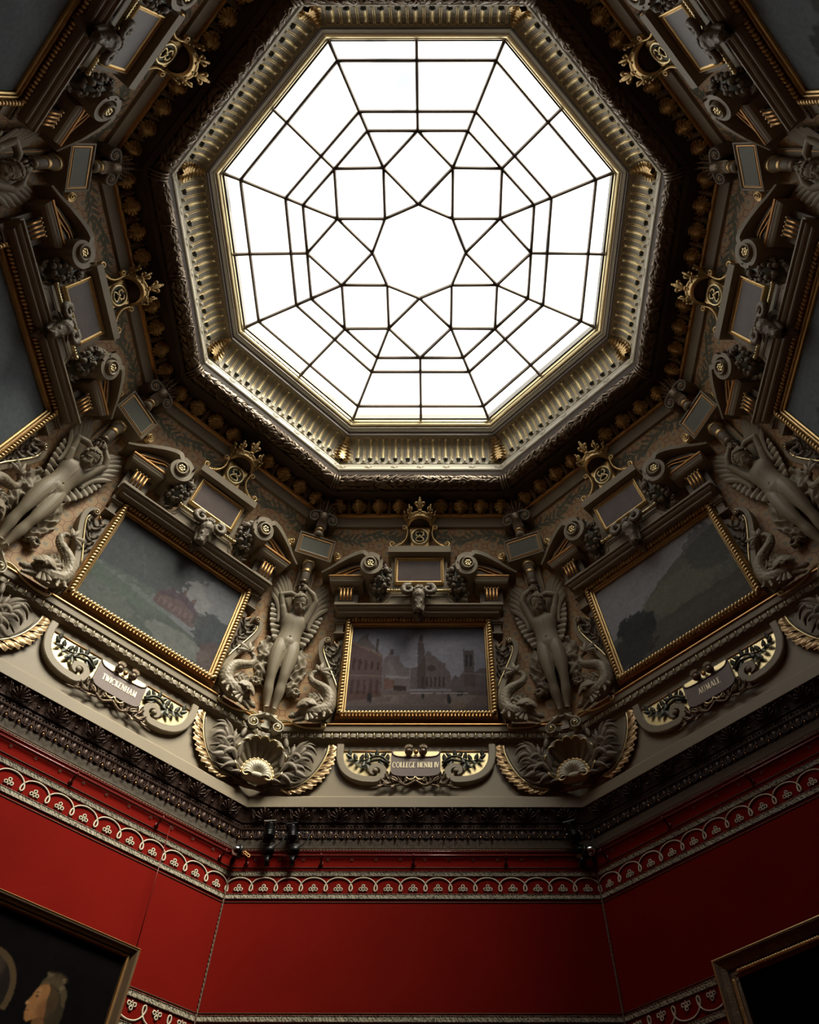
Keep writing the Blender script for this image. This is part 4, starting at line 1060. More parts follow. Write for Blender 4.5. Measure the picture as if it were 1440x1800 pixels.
def statue(s):
    """winged youth, arms raised; s=+1 as on the left corner of the front wall, s=-1 its mirror image"""
    t = thing('winged_youth_statue', (0, 4.0, 5.53), '', 'statue')
    def q(x, d, z): return ((x * 1.0155 + .014) * s, -(d - .10), z * 1.0155)      # high relief, set back into the corner
    g = G()
    # torso
    st_ = [(6.27, -.022, .10, .07), (6.32, -.022, .136, .088), (6.37, -.022, .148, .092), (6.43, -.019, .139, .088), (6.50, -.015, .129, .084), (6.57, -.014, .131, .086), (6.64, -.016, .148, .092), (6.70, -.018, .150, .088), (6.745, -.018, .115, .072), (6.79, -.016, .055, .052)]
    P_ = smooth_path([(z, x, w) for z, x, w, d in st_], 30); D_ = smooth_path([(d, 0, 0) for z, x, w, d in st_], 30)[:, 0]; v = []
    for (z, x, w), d in zip(P_, D_):
        for j in range(24):
            a_ = TAU * j / 24; v.append(q(x + w * math.cos(a_), .235 + d * math.sin(a_), z))
    g.add((v, grid_faces(30, 24, True) + [tuple(range(24)), tuple(range(29 * 24 + 23, 29 * 24 - 1, -1))]))
    for k in (-1, 1):
        g.add(ell(q(-.018 + k * .062, .268, 6.670), (.070, .044, .052), 12, 8)); g.add(ell(q(-.03 + k * .055, .17, 6.33), (.07, .07, .07), 10, 7))
    g.add(ell(q(-.02, .285, 6.385), (.085, .050, .080), 12, 8))
    caps(g, q(-.14, .235, 6.70), q(-.115, .235, 6.60), .045, .03); caps(g, q(.105, .235, 6.70), q(.085, .235, 6.60), .045, .03)
    # neck and head
    caps(g, q(-.018, .235, 6.72), q(-.010, .275, 6.80), .050, .042)
    H = np.array([-.004, .318, 6.842]); HS = 1.12
    def h(dx, dd, dz):   # head-local, slightly turned and bowed
        dx *= HS; dd *= HS; dz *= HS; a = math.radians(-10); x = dx * math.cos(a) + dz * math.sin(a); z = -dx * math.sin(a) + dz * math.cos(a)
        z2 = z * .866 - dd * .5; d2 = dd * .866 + z * .5
        return q(H[0] + x, H[1] + d2, H[2] + z2)
    def he(c_, r_, n=12, m=8): g.add(ell(h(*c_), tuple(q_ * HS for q_ in r_), n, m))
    he((0, -.02, .035), (.070, .080, .078), 18, 12); he((0, .008, -.022), (.056, .056, .076), 16, 10); he((0, .032, -.082), (.026, .026, .022)); he((0, .040, -.055), (.030, .022, .028))
    for k in (-1, 1):
        he((k * .032, .034, -.030), (.026, .026, .030)); he((k * .022, .052, .020), (.020, .010, .0075)); he((k * .040, .042, .018), (.014, .010, .007))
        he((k * .028, .046, .001), (.016, .013, .010)); he((k * .068, -.008, -.010), (.010, .017, .024)); he((k * .009, .066, -.026), (.0075, .009, .006))
    caps(g, h(0, .056, .020), h(0, .074, -.022), .0085, .0105, 8)
    he((0, .059, -.046), (.021, .010, .0055)); he((0, .057, -.056), (.017, .010, .006))
    # arms: the first folds over the head, the second reaches up to the torch
    caps(g, q(-.140, .235, 6.71), q(-.185, .26, 6.80), .058, .047); caps(g, q(-.175, .25, 6.78), q(-.245, .285, 6.935), .047, .036)
    caps(g, q(-.245, .285, 6.935), q(-.14, .30, 6.975), .035, .033); caps(g, q(-.14, .30, 6.975), q(-.035, .27, 6.995), .033, .022)
    caps(g, q(.100, .235, 6.71), q(.135, .26, 6.82), .058, .046); caps(g, q(.135, .26, 6.82), q(.170, .30, 6.955), .046, .035)
    caps(g, q(.170, .30, 6.955), q(.125, .31, 7.03), .035, .033); caps(g, q(.125, .31, 7.03), q(.055, .29, 7.095), .033, .022)
    # hands: palm, four fingers bent round the shaft, thumb on the other side
    def hand(w, m, ax, fin, th):
        w, m = np.array(w), np.array(m); caps(g, q(*w), q(*m), .020, .024)
        for k, (dx, dd, dz) in enumerate(fin):
            b = m + np.array([dx, dd, dz]); k1 = b + np.array(ax) * .022; k2 = k1 + np.array([ax[0] * .012, -.016, ax[2] * .012])
            caps(g, q(*b), q(*k1), .0088, .0080, 7); caps(g, q(*k1), q(*k2), .0080, .0065, 7)
        caps(g, q(*(m + np.array([th[0] * .3, .0, th[2] * .3]))), q(*(m + np.array(th))), .0095, .0075, 7)
    hand((.055, .29, 7.095), (.030, .29, 7.110), (-1.0, 0, .05), [(-.015, .012, .026), (-.020, .014, .009), (-.020, .014, -.009), (-.014, .010, -.026)], (-.01, -.02, .045))
    hand((-.035, .27, 6.995), (-.020, .265, 7.015), (.15, 0, 1.0), [(-.026, .012, .018), (-.009, .014, .022), (.009, .014, .021), (.025, .010, .015)], (.040, -.005, .006))
    # legs
    limb(g, [q(-.085, .235, 6.37), q(-.100, .250, 6.26), q(-.108, .262, 6.12), q(-.108, .268, 5.98), q(-.103, .246, 5.88), q(-.092, .226, 5.79), q(-.072, .205, 5.67), q(-.062, .20, 5.60)], [.085, .092, .080, .056, .052, .055, .037, .029])
    limb(g, [q(.048, .235, 6.37), q(.046, .250, 6.26), q(.040, .268, 6.12), q(.031, .280, 5.98), q(.028, .255, 5.88), q(.027, .236, 5.79), q(.022, .210, 5.67), q(.020, .20, 5.60)], [.085, .092, .080, .056, .052, .055, .037, .029])
    g.add(ell(q(-.108, .300, 5.965), (.026, .022, .028), 10, 7)); g.add(ell(q(.031, .312, 5.965), (.026, .022, .028), 10, 7))
    g.add(ell(q(-.045, .305, 6.275), (.018, .02, .026), 8, 6)); g.add(ell(q(-.045, .315, 6.250), (.010, .012, .018), 8, 6))
    for fx in (-.062, .020):
        caps(g, q(fx, .20, 5.60), q(fx - .006, .235, 5.572), .028, .026); caps(g, q(fx - .006, .235, 5.572), q(fx - .010, .285, 5.555), .026, .020)
        g.add(ell(q(fx, .185, 5.565), (.022, .024, .022), 8, 6))
        for k in range(5): caps(g, q(fx - .032 + k * .011, .285, 5.550), q(fx - .034 + k * .0115, .315 - .004 * abs(k - (4 if fx < 0 else 0)), 5.545), .0075, .0065, 6)
    dents = [(q(-.018, .335, 6.437), (.009, .03, .008), (0, 0.016, 0)), (q(-.020, .31, 6.60), (.008, .05, .07), (0, -0.006, 0)), (q(-.02, .32, 6.555), (.09, .03, .012), (0, -0, 0)),
             (q(-.038, .33, 6.30), (.006, .06, .05), (0, -0.01, 0))]
    for k in (-1, 1): dents.append((h(k * .014, .062, .004), (.010, .014, .009), (0, -0.007, 0))); dents.append((h(k * .030, .066, -.012), (.018, .012, .004), (0, -0.004, 0)))
    dents.append((h(0, .072, -.051), (.020, .014, .0028), (0, -0.006, 0)))
    body = sculpt(g, .0056, 6, dents)
    obj('body', body, STONE, t, W_corner)
    # hair: curls round the crown of the head
    g = G(); r = np.random.default_rng(21)
    g.add(ell(h(0, -.040, .036), (.088, .080, .088), 14, 10))
    for i in range(420):
        dv = r.normal(size=3); dv /= np.linalg.norm(dv)
        if dv[1] > .30 and dv[2] < .52 + .25 * abs(dv[0]) * -1 + .10: continue
        if dv[1] < -.5 or dv[2] < -.75: continue
        g.add(ell(h(.077 * dv[0], -.022 + .080 * dv[1], .036 + .080 * dv[2]), (r.uniform(.010, .018), r.uniform(.010, .016), r.uniform(.008, .013)), 6, 4, Matrix.Rotation(r.uniform(0, 3), 3, 'Y')))
    obj('hair', g, STONE, t, W_corner)
    # wings
    for k in (-1, 1):
        tips = [(-.185, 7.33), (-.225, 7.345), (-.262, 7.31), (-.292, 7.25), (-.312, 7.18), (-.325, 7.10), (-.330, 7.02)]
        for i, (tx, tz) in enumerate(tips):
            bx, bz = -.115 - .012 * i, 6.93 - .035 * i; L = math.hypot(tx - bx, tz - bz); a = math.degrees(math.atan2(tx - bx, tz - bz))
            g = G(); lf = feather(L, .066, .05); v = np.array(lf[0]); v[:, 0] += .05 * np.sin(v[:, 2] / L * PI)
            g.add((v, lf[1]), T=xf(1, ry=a, t=(bx, -.045 - .006 * i, bz)))
            gg = G(); vv = g.verts(); vv[:, 0] *= k * -1; vv[:, 1] -= .414 * np.abs(vv[:, 0]); gg.add((vv, g.f if k < 0 else [tuple(reversed(z)) for z in g.f]))
            obj('flight_feather', gg, STONE, t, W_corner)
        low = [(-.325, 6.95), (-.318, 6.885), (-.310, 6.825), (-.300, 6.765), (-.285, 6.705), (-.262, 6.645), (-.235, 6.585), (-.205, 6.53)]
        for i, (tx, tz) in enumerate(low):
            bx, bz = tx + .13, tz + .055; L = math.hypot(tx - bx, tz - bz); a = math.degrees(math.atan2(tx - bx, tz - bz))
            g = G(); lf = feather(L, .070, .06); g.add(lf, T=xf(1, ry=a, t=(bx, -.055 - .002 * i, bz))); vv = g.verts(); vv[:, 0] *= -k; vv[:, 1] -= .414 * np.abs(vv[:, 0])
            obj('covert_feather', G().add((vv, g.f if k < 0 else [tuple(reversed(z)) for z in g.f])), STONE, t, W_corner)
        g = G(); P = [(.06, -.06, 6.68), (.15, -.10, 6.78), (.20, -.12, 6.90), (.19, -.12, 7.0)]
        P = [(k * abs(p[0]), p[1], p[2]) for p in P]; g.add(tube(smooth_path(P, 12), np.linspace(.04, .025, 12), 10)); obj('wing_arm', g, STONE, t, W_corner)
    # drapery hanging behind the hips on both sides
    for k, pts in ((-1, [(-.10, 6.60), (-.19, 6.50), (-.235, 6.36), (-.225, 6.22), (-.235, 6.10), (-.215, 5.99), (-.25, 5.93)]), (1, [(.12, 6.56), (.185, 6.44), (.205, 6.30), (.20, 6.17), (.185, 6.06), (.165, 5.97), (.215, 5.92)])):
        NB = 90; base = smooth_path(pts, NB); r = np.random.default_rng(77 + k); ph = r.uniform(0, TAU, 6); v = []; NJ = 13
        for i, p in enumerate(base):
            u_ = i / (NB - 1); w_ = .050 + .035 * math.sin(PI * u_) + .012 * math.sin(u_ * 23 + ph[0]) + .008 * math.sin(u_ * 51 + ph[1])
            for j in range(NJ):
                c_ = -1 + 2 * j / (NJ - 1); fo = math.sin(c_ * 3.2 + u_ * 24 + ph[2] + 1.6 * math.sin(u_ * 17 + ph[3])) + .35 * math.sin(c_ * 6 - u_ * 37 + ph[4])
                v.append((s * (p[0] + c_ * w_ + .010 * math.sin(u_ * 44 + c_ * 3 + ph[5])), -(.035 + .414 * abs(p[0]) + .020 + .020 * fo) + .03 * abs(c_) ** 5 , p[1] + .45 * c_ * w_ * k + .005 * fo))
        g = G(); g.add((v, grid_faces(NB, NJ) if s > 0 else [tuple(reversed(z)) for z in grid_faces(NB, NJ)])); obj('drapery', g, STONE, t, W_corner)
        for j in range(0):
            r = np.random.default_rng(31 + j + k); ph = r.uniform(0, 6); P = []
            for i, p in enumerate(base):
                u = i / 39; o = (j - 2) * (.022 + .012 * math.sin(u * 7)); P.append((s * (p[0] + o + .014 * math.sin(u * 26 + ph)), -.15 - .03 * math.sin(j * 1.7 + 1) - .015 * math.sin(u * 30 + ph * 2), p[1] + o * .5 * k + .008 * math.sin(u * 31 + ph)))
            g = G(); g.add(tube(P, .017 + .006 * np.sin(np.linspace(0, 20, 40) + ph), 7, flat=1.3)); obj('drapery_fold', g, STONE, t, W_corner)
        g = G(); e = pts[-1]
        for j in range(9):
            a = j * TAU / 7; P = [(s * (e[0] + .015 * math.cos(a)), -.155, e[1] + .015 * math.sin(a)), (s * (e[0] + .040 * math.cos(a + .5)), -.175, e[1] + .035 * math.sin(a + .5)), (s * (e[0] + .055 * math.cos(a + 1.3)), -.145, e[1] + .045 * math.sin(a + 1.3))]
            g.add(tube(smooth_path(P, 7), .013, 6, flat=1.4))
        obj('drapery_end', g, STONE, t, W_corner)
    return t
SA = corner(statue(1), CA); SB = corner(statue(-1), CB)

# pilaster strip behind the torch
PS = thing('corner_pilaster_strip', (0, 4.1, 6.4), '', 'moulding')
g = G()
zz = np.linspace(6.35, 7.62, 8); v = []
for z in zz: v += [(-.115, -.02, z), (-.105, -.085, z), (.105, -.085, z), (.115, -.02, z)]
g.add((v, grid_faces(8, 4)), 0, False); obj('strip', g, CREAM, PS, W_corner)
for k in (-1, 1):
    g = G(); g.add(tube([(k * .088, -.088, z) for z in zz], .006, 5)); obj('gilt_fillet', g, OGOLD, PS, W_corner)
corner(PS, CALL)

TO = thing('torch', (-.01, 3.85, 7.05), '', 'torch')
def cc(prof, mt, name, n=16):
    g = G(); g.add(lathe(prof, (-.012, -.24, 0), 'z', n)); obj(name, g, mt, TO, W_in(.10))
cc([(.03, 7.16), (.05, 7.18), (.062, 7.20), (.055, 7.215)], BRONZE, 'cup'); cc([(.045, 7.21), (.052, 7.24), (.055, 7.30), (.052, 7.33)], SHADED, 'carved_shaft')
cc([(.053, 7.325), (.060, 7.33), (.058, 7.34), (.054, 7.343), (.060, 7.35), (.056, 7.36)], GOLD, 'lower_ring'); cc([(.054, 7.355), (.060, 7.38), (.068, 7.41), (.072, 7.43)], CREAM, 'vase')
cc([(.072, 7.425), (.080, 7.432), (.080, 7.445), (.072, 7.452), (.062, 7.458), (.072, 7.465), (.072, 7.482), (.06, 7.49)], PGOLD, 'gilt_ring'); cc([(.058, 7.485), (.054, 7.52), (.062, 7.555), (.068, 7.56), (.07, 7.59), (.05, 7.60)], CREAM, 'neck')
for i in range(8):
    a = i * TAU / 8; g = G(); g.add(leaf(.085, .05, 2, -.2, 8, 5), T=lambda v, a=a: xf(1, rz=math.degrees(a), rx=-160, t=(-.012 + .035 * math.sin(a), -.24 - .035 * math.cos(a), 7.19))(v)); obj('flame_leaf', g, BRONZE, TO, W_in(.10))
g = G(); 
for i in range(6):
    a = i * 1.1; g.add(tube([(-.012 + .03 * math.cos(a), -.24 + .03 * math.sin(a), 7.16), (-.012 + .04 * math.cos(a + .5), -.25 + .03 * math.sin(a + .5), 7.09), (-.015 + .012 * math.cos(a + 1), -.25, 7.02)], [.022, .02, .006], 6))
obj('flame', g, BRONZE, TO, W_in(.10))
corner(TO, CALL)

TT = thing('corner_tablet', (0, 3.6, 7.58), '', 'plaque')
g = G()
def bowed(v):
    v = v.copy(); v[:, 1] += .25 * v[:, 0] ** 2 * 1.0; return v
n = 9; xs = np.linspace(-.232, .232, n)
for (za, zb, d0, d1, m) in ((7.590, 7.872, .02, -.235, 0),):
    v = []
    for x in xs: v += [(x, d0, za), (x, d1, za), (x, d1, zb), (x, d0, zb)]
    g.add((v, grid_faces(n, 4, True) + [(0, 1, 2, 3), tuple((n - 1) * 4 + j for j in (3, 2, 1, 0))]), 0, False, bowed)
obj('block', g, CREAM, TT, W_corner)
g = G(); g.add(frame4(-.175, .175, 7.647, 7.815, [(0, .236), (0, .250), (.012, .256), (.02, .244), (.03, .244), (.045, .262), (.057, .262), (.057, .235)]), 0, False, bowed); obj('raised_border', g, CREAM, TT, W_corner)
g = G(); g.add(frame4(-.175, .175, 7.647, 7.815, [(.018, .243), (.018, .252), (.026, .252), (.026, .243)]), 0, False, bowed); obj('gilt_line', g, OGOLD, TT, W_corner)
g = G(); g.add(box(-.175, .175, -.236, -.241, 7.647, 7.815), 0, False); obj('panel', g, GREY, TT, W_corner)
for k in (-1, 1):
    g = G(); c = (k * .298, -.20, 7.735)
    g.add(lathe([(.0, .0), (.036, .01), (.048, .0), (.05, -.03)], (c[0], c[1], c[2]), 'y', 16))
    P = spiral((c[0], c[2]), .034, .006, 90, 90 + k * 420, 18); g.add(tube([(p[0], c[1] - .012, p[1]) for p in P], .008, 6))
    for j in range(6): g.add(leaf(.052, .026, 1, .2, 5, 3), T=xf(1, ry=k * (20 + j * 32), t=(c[0] + k * .01, c[1] - .005, c[2])))
    obj('gilt_rosette', g, GOLD, TT, W_corner)
corner(TT, CALL)

IC = thing('ionic_finial', (0, 3.4, 7.87), '', 'capital')
g = G(); g.add(lathe([(.045, 7.87), (.062, 7.885), (.065, 7.905), (.052, 7.92), (.045, 7.935), (.05, 7.945)], (-.005, -.22, 0), 'z', 16)); obj('base', g, CREAM, IC, W_corner)
g = G(); g.add(lathe([(.048, 7.94), (.058, 7.95), (.058, 7.965), (.045, 7.975)], (-.005, -.22, 0), 'z', 16)); obj('gilt_ring', g, GOLD, IC, W_corner)
g = G(); g.add(lathe([(.042, 7.97), (.045, 8.03), (.055, 8.10), (.08, 8.16), (.06, 8.18)], (-.005, -.21, 0), 'z', 14))
for i in range(6): g.add(leaf(.12, .04, 2, .2, 7, 5), T=xf(1, rx=-8, t=(-.05 + i * .02, -.255 + abs(i - 2.5) * .008, 7.98)))
obj('neck', g, BRONZE, IC, W_corner)
for k in (-1, 1):
    g = G(); c = (k * .118, 8.128); P = np.vstack([[(k * .0, 8.19), (k * .06, 8.205)], spiral(c, .068, .018, 90, 90 - k * 560, 30)])
    g.add(ribbon(P, np.linspace(.03, .02, len(P)), -.05, -.235), 0); g.add(lathe([(0, .23), (.025, .235), (.028, .20)], (c[0], 0, c[1]), 'y', 12)); vo = obj('volute', g, SHADED, IC, W_corner)
    g = G(); g.add(ell((c[0], -.236, c[1]), .013, 8, 5)); obj('volute_eye', g, OGOLD, vo, W_corner)
for j in range(7):
    a = (j - 3) * 20; L = .20 - .02 * abs(j - 3); g = G(); g.add(leaf(L, .042, 2, .35, 10, 5, rib=.4), T=xf(1, ry=a, rx=-16, t=((j - 3) * .012, -.19, 8.19))); obj('palmette_leaf', g, BRONZE, IC, W_corner)
g = G(); 
for j in range(5): g.add(ell((0, -.25 - j * .002, 8.22 + j * .028), (.016, .016, .014), 7, 5))
obj('berry_stem', g, BRONZE, IC, W_corner)
corner(IC, CALL)

# scrolled bracket carrying the figure, with gilded ribbons running down to the ledge --------
BK = thing('scrolled_footrest', (0, 4.0, 5.30), '', 'bracket')
g = G(); g.add(box(-.12, .08, .05, -.235, 5.505, 5.53), 0, False); g.add(box(-.06, .03, .05, -.20, 5.38, 5.51), 0, False); obj('tread', g, CREAM2, BK, W_in(.08))
for k, cx, cz in ((-1, -.150, 5.375), (1, .105, 5.375)):
    g = G(); P = np.vstack([[(cx - k * .10, cz + .125), (cx - k * .06, cz + .10), (cx - k * .02, cz + .078)], spiral((cx, cz), .066, .024, 90, 90 - k * 520, 30)])
    v, f = ribbon(P, .014, -.10, -.27); g.add((v, f), 0); ro = obj('scroll_roll', g, CREAM2, BK, W_in(.08))
    g = G(); g.add(lathe([(0, .285), (.014, .285), (.022, .27), (.030, .24)], (cx, 0, cz), 'y', 12)); obj('roll_eye', g, PGOLD, ro, W_in(.08))
for k in (-1, 1):
    g = G(); P = np.vstack([smooth_path([(.15, 5.525), (.22, 5.545), (.30, 5.525), (.38, 5.485), (.47, 5.462), (.58, 5.455)], 16), spiral((.635, 5.487), .034, .008, -110, 340, 18)])
    g.add(tube([(k * p[0], -.085, p[1]) for p in P], np.linspace(.013, .008, len(P)), 6, flat=2.2)); obj('gilt_ribbon', g, PGOLD, BK, W_fold)
g = G()
for j in range(7): g.add(leaf(.09, .04, 2, .3, 7, 5), T=xf(1, ry=180 + (j - 3) * 24, rx=10, t=((j - 3) * .014, -.17, 5.34)))
obj('drop_leaves', g, SHADED, BK, W_corner)
corner(BK, CLOW)

# great scallop shell ------------------------------------------------------------------
SH = thing('scallop_shell', (0, 4.1, 4.76), '', 'ornament')
nr = 11; na = nr * 8 + 1; nq = 16; v = []
A0, A1 = -128, 128
def shell_pt(a, k, extra=0.):      # a in deg from up, k 0 hinge .. 1 rim
    f = (a - A0) / (A1 - A0) * nr; rb = abs(math.sin(f * PI))
    R = .252 * (1 + .02 * math.cos(math.radians(a))) * (1 + .075 * (rb ** .5) * k ** 3 - .05 * (k ** 3))
    x = math.sin(math.radians(a)) * R * k * 1.0; z = 4.965 + math.cos(math.radians(a)) * R * k * .95 - .045 * (1 - k)
    d = .075 + .150 * k ** 2.1 + .030 * rb * k + .025 * math.cos(math.radians(a)) * k + extra
    return (x, -d, z)
for i in range(nq):
    for j in range(na): v.append(shell_pt(A0 + (A1 - A0) * j / (na - 1), i / (nq - 1)))
g = G(); g.add((v, grid_faces(nq, na))); 
vb = [(p[0] * 1.0, p[1] + .020, p[2]) for p in v]; g.add((vb, [tuple(reversed(f)) for f in grid_faces(nq, na)]))
obj('fluted_bowl', g, CREAM, SH, W_corner)
g = G(); g.add(tube([shell_pt(A0 + (A1 - A0) * j / (na - 1), 1.0, .002) for j in range(na)], .009, 6)); obj('gilt_rim', g, PGOLD, SH, W_corner)
v = []; m1, m2 = 15, 12 * 4 + 1      # the rolled hinge: a smaller fluted fan, gilded on its crest
def hinge(a, k, e=0.):
    f = (a + 90) / 180 * 12; rb = abs(math.sin(f * PI)); ar = math.radians(a)
    R = .150 * (1 + .07 * rb * k ** 3)
    return (math.sin(ar) * R * k * 1.02, -(.150 + .105 * math.sin(k * PI * .82) + .012 * rb * k + e), 4.805 + math.cos(ar) * R * k * 1.12 - .0 * k)
for i in range(m1):
    for j in range(m2): v.append(hinge(-98 + 196 * j / (m2 - 1), i / (m1 - 1)))
g = G(); g.add((v, grid_faces(m1, m2))); obj('inner_fan', g, CREAM2, SH, W_corner)
g = G(); g.add(tube([hinge(-98 + 196 * j / (m2 - 1), 1.0, .004) for j in range(m2)], .011, 6)); obj('gilt_crest', g, GOLD, SH, W_corner)
for k in (-1, 1):
    P = spiral((k * .118, 4.795), .045, .012, 100, 100 + k * 500, 22); g = G(); g.add(tube([(p[0], -.225 - i * .001, p[1]) for i, p in enumerate(P)], .012, 6)); obj('hinge_curl', g, PGOLD, SH, W_corner)
g = G(); g.add(ell((0, -.16, 4.81), (.15, .075, .045), 16, 8)); obj('hinge_body', g, CREAM2, SH, W_corner)
corner(SH, CLOW)

# reeds and leaves either side of the shell
def reeds(s):
    t = thing('reed_spray', (s * .2, 4.1, 4.75), '', 'foliage ornament')
    stems = [[(.05, .06, 4.77), (.20, .07, 4.80), (.33, .08, 4.93), (.37, .10, 5.10)], [(.05, .05, 4.77), (.24, .07, 4.83), (.34, .09, 4.97), (.44, .10, 5.08)], [(.10, .05, 4.77), (.30, .06, 4.86), (.36, .07, 5.02), (.33, .09, 5.18), (.30, .10, 5.23)], [(.08, .06, 4.78), (.26, .10, 4.86), (.31, .11, 5.0), (.26, .12, 5.17)],
             [(.05, .05, 4.765), (.18, .05, 4.775), (.34, .05, 4.80), (.46, .05, 4.86)]]
    for P in stems:
        P = smooth_path([(s * p[0], -p[1], p[2]) for p in P], 16); g = G(); g.add(tube(P, np.linspace(.017, .009, 16), 7)); obj('stem', g, SHADED, t, W_fold)
    for (x, d, z, a) in ((.375, .12, 5.10, 5), (.455, .12, 5.09, 28), (.30, .12, 5.20, -12)):
        g = G(); g.add(ell((s * (x + .035 * math.sin(math.radians(a))), -d, z + .04), (.027, .026, .068), 10, 8, Matrix.Rotation(math.radians(s * a), 3, 'Y'))); g.add(ell((s * (x + .07 * math.sin(math.radians(a))), -d, z + .115), (.010, .010, .016), 6, 4)); obj('bulrush', g, SHADED, t, W_fold)
    # broad bent blades
    for pts, w in (([(.36, .08, 4.98), (.42, .10, 5.14), (.50, .12, 5.20), (.575, .11, 5.18), (.62, .08, 5.12)], .05), ([(.34, .10, 4.96), (.42, .13, 5.00), (.50, .14, 5.04), (.56, .11, 5.03)], .06), ([(.33, .10, 4.92), (.41, .13, 4.96), (.49, .12, 4.95), (.53, .09, 4.92)], .055),
                   ([(.25, .08, 4.85), (.34, .11, 4.88), (.42, .11, 4.86), (.50, .08, 4.84)], .055), ([(.22, .08, 4.80), (.32, .10, 4.81), (.42, .09, 4.79), (.50, .07, 4.80)], .045), ([(.26, .10, 5.0), (.25, .13, 5.14), (.20, .14, 5.24), (.13, .13, 5.27)], .055), ([(.33, .07, 4.86), (.44, .09, 4.92), (.47, .10, 4.90)], .05), ([(.30, .10, 5.02), (.35, .13, 5.06), (.40, .13, 5.03), (.41, .11, 4.98)], .05), ([(.34, .12, 4.99), (.40, .15, 5.08), (.46, .15, 5.05), (.47, .12, 4.98)], .045), ([(.30, .13, 4.90), (.36, .15, 4.97), (.43, .14, 4.93), (.45, .11, 4.86)], .05), ([(.28, .12, 4.95), (.30, .15, 5.07), (.27, .16, 5.12)], .045), ([(.22, .11, 4.83), (.29, .13, 4.86), (.37, .12, 4.82), (.42, .09, 4.76)], .045), ([(.42, .10, 5.02), (.50, .13, 5.10), (.57, .12, 5.08), (.60, .09, 5.02)], .05), ([(.38, .09, 5.10), (.45, .12, 5.22), (.53, .12, 5.27)], .05), ([(.44, .09, 5.15), (.52, .11, 5.24), (.62, .08, 5.22)], .04), ([(.36, .10, 4.90), (.44, .12, 4.90), (.53, .10, 4.86), (.58, .07, 4.88)], .05), ([(.40, .08, 4.97), (.50, .10, 4.99), (.59, .07, 4.94)], .04), ([(.16, .12, 4.80), (.24, .13, 4.80), (.33, .11, 4.76)], .045), ([(.24, .12, 5.10), (.20, .14, 5.22), (.12, .15, 5.28)], .05)):
        P = smooth_path(pts, 14); v = []
        for i, p in enumerate(P):
            k = i / 13; ww = w * 1.25 * math.sin(PI * (.06 + .94 * k) ** .75) ** .85 / 2 + .001; T = P[min(i + 1, 13)] - P[max(i - 1, 0)]; n = np.array([-T[2], T[0]]); n /= np.linalg.norm(n) + 1e-9
            for j in (-1, -.5, 0, .5, 1): v.append((s * (p[0] + n[0] * ww * j), -p[1] - .018 * (1 - abs(j)) + .004, p[2] + n[1] * ww * j))
        g = G(); g.add((v, grid_faces(14, 5) if s < 0 else [tuple(reversed(q)) for q in grid_faces(14, 5)])); obj('blade', g, SHADED, t, W_fold)
    return corner(t, CLOW)
RSL = reeds(-1); RSR = reeds(1)
BR = thing('crossed_branch', (0, 4.1, 4.74), '', 'foliage ornament')
g = G(); P = smooth_path([(-.30, -.05, 4.80), (-.20, -.07, 4.772), (-.08, -.09, 4.755), (.05, -.09, 4.745), (.14, -.08, 4.742)], 14); g.add(tube(P, [.016] * 6 + [.024, .026, .022] + [.018] * 5, 8)); obj('branch', g, STONE, BR, W_corner)
g = G(); P = smooth_path([(.25, -.05, 4.775), (.15, -.06, 4.765), (.0, -.07, 4.765), (-.14, -.07, 4.76)], 12); g.add(tube(P, .014, 8)); obj('branch', g, STONE, BR, W_corner)
for (x, z, a) in ((.15, 4.742, 60), (-.19, 4.765, -60), (-.30, 4.80, -30)):
    g = G()
    for j in range(4): g.add(leaf(.035, .018, 1, .4, 5, 3), T=xf(1, ry=a + (j - 1.5) * 30, rx=-30 + 20 * (j % 2), t=(x, -.08, z)))
    obj('leaf_tuft', g, STONE, BR, W_corner)
corner(BR, CLOW)

# ================================================================ PICTURES
NX, NY = 300, 216
def canvas_grid(): 
    u, v = np.meshgrid(np.linspace(0, 1, NX), np.linspace(0, 1, NY)); return u, v
def fbm(u, v, seed, sc=4., oct=5):
    r = np.random.default_rng(seed); o = np.zeros_like(u); a = 1.; tot = 0
    for k in range(oct):
        for m in range(4):
            d = r.uniform(0, TAU); ph = r.uniform(0, TAU); f = sc * (2 ** k) * r.uniform(.7, 1.3); o += a * np.sin((u * math.cos(d) * 1.5 + v * math.sin(d)) * f * TAU / 2 + ph + 1.5 * np.sin(f * .6 * (u * math.sin(d) - v * math.cos(d)) * 3 + ph)) / 4
        tot += a; a *= .55
    return o / tot
def inpoly(u, v, P):
    ins = np.zeros(u.shape, bool); n = len(P); j = n - 1
    for i in range(n):
        xi, yi = P[i]; xj, yj = P[j]
        if yi != yj:
            c = ((yi > v) != (yj > v)) & (u < (xj - xi) * (v - yi) / (yj - yi) + xi); ins ^= c
        j = i
    return ins
def lay(img, mask, col, al=1.):
    m = np.asarray(mask, float) * al; img[:] = img * (1 - m[..., None]) + np.array(col) * m[..., None]
def poly(img, P, col, al=.85, u=None, v=None, n=None, na=.012):
    U, V = canvas_grid() if u is None else (u, v)
    if U.shape not in N3: N3[U.shape] = fbm(U, V, 99, 22, 4)
    U = U + N3[U.shape] * .006; V = V + N3[U.shape] * .005
    if n is not None: U = U + n * na; V = V + n * na
    lay(img, inpoly(U, V, P), col, al)
N3 = {}
def blobm(u, v, c, r, n, amt=.35):
    if u.shape not in N3: N3[u.shape] = fbm(u, v, 99, 22, 4)
    return ((u - c[0]) / r[0]) ** 2 + ((v - c[1]) / r[1]) ** 2 + n * amt + N3[u.shape] * .55 < 1

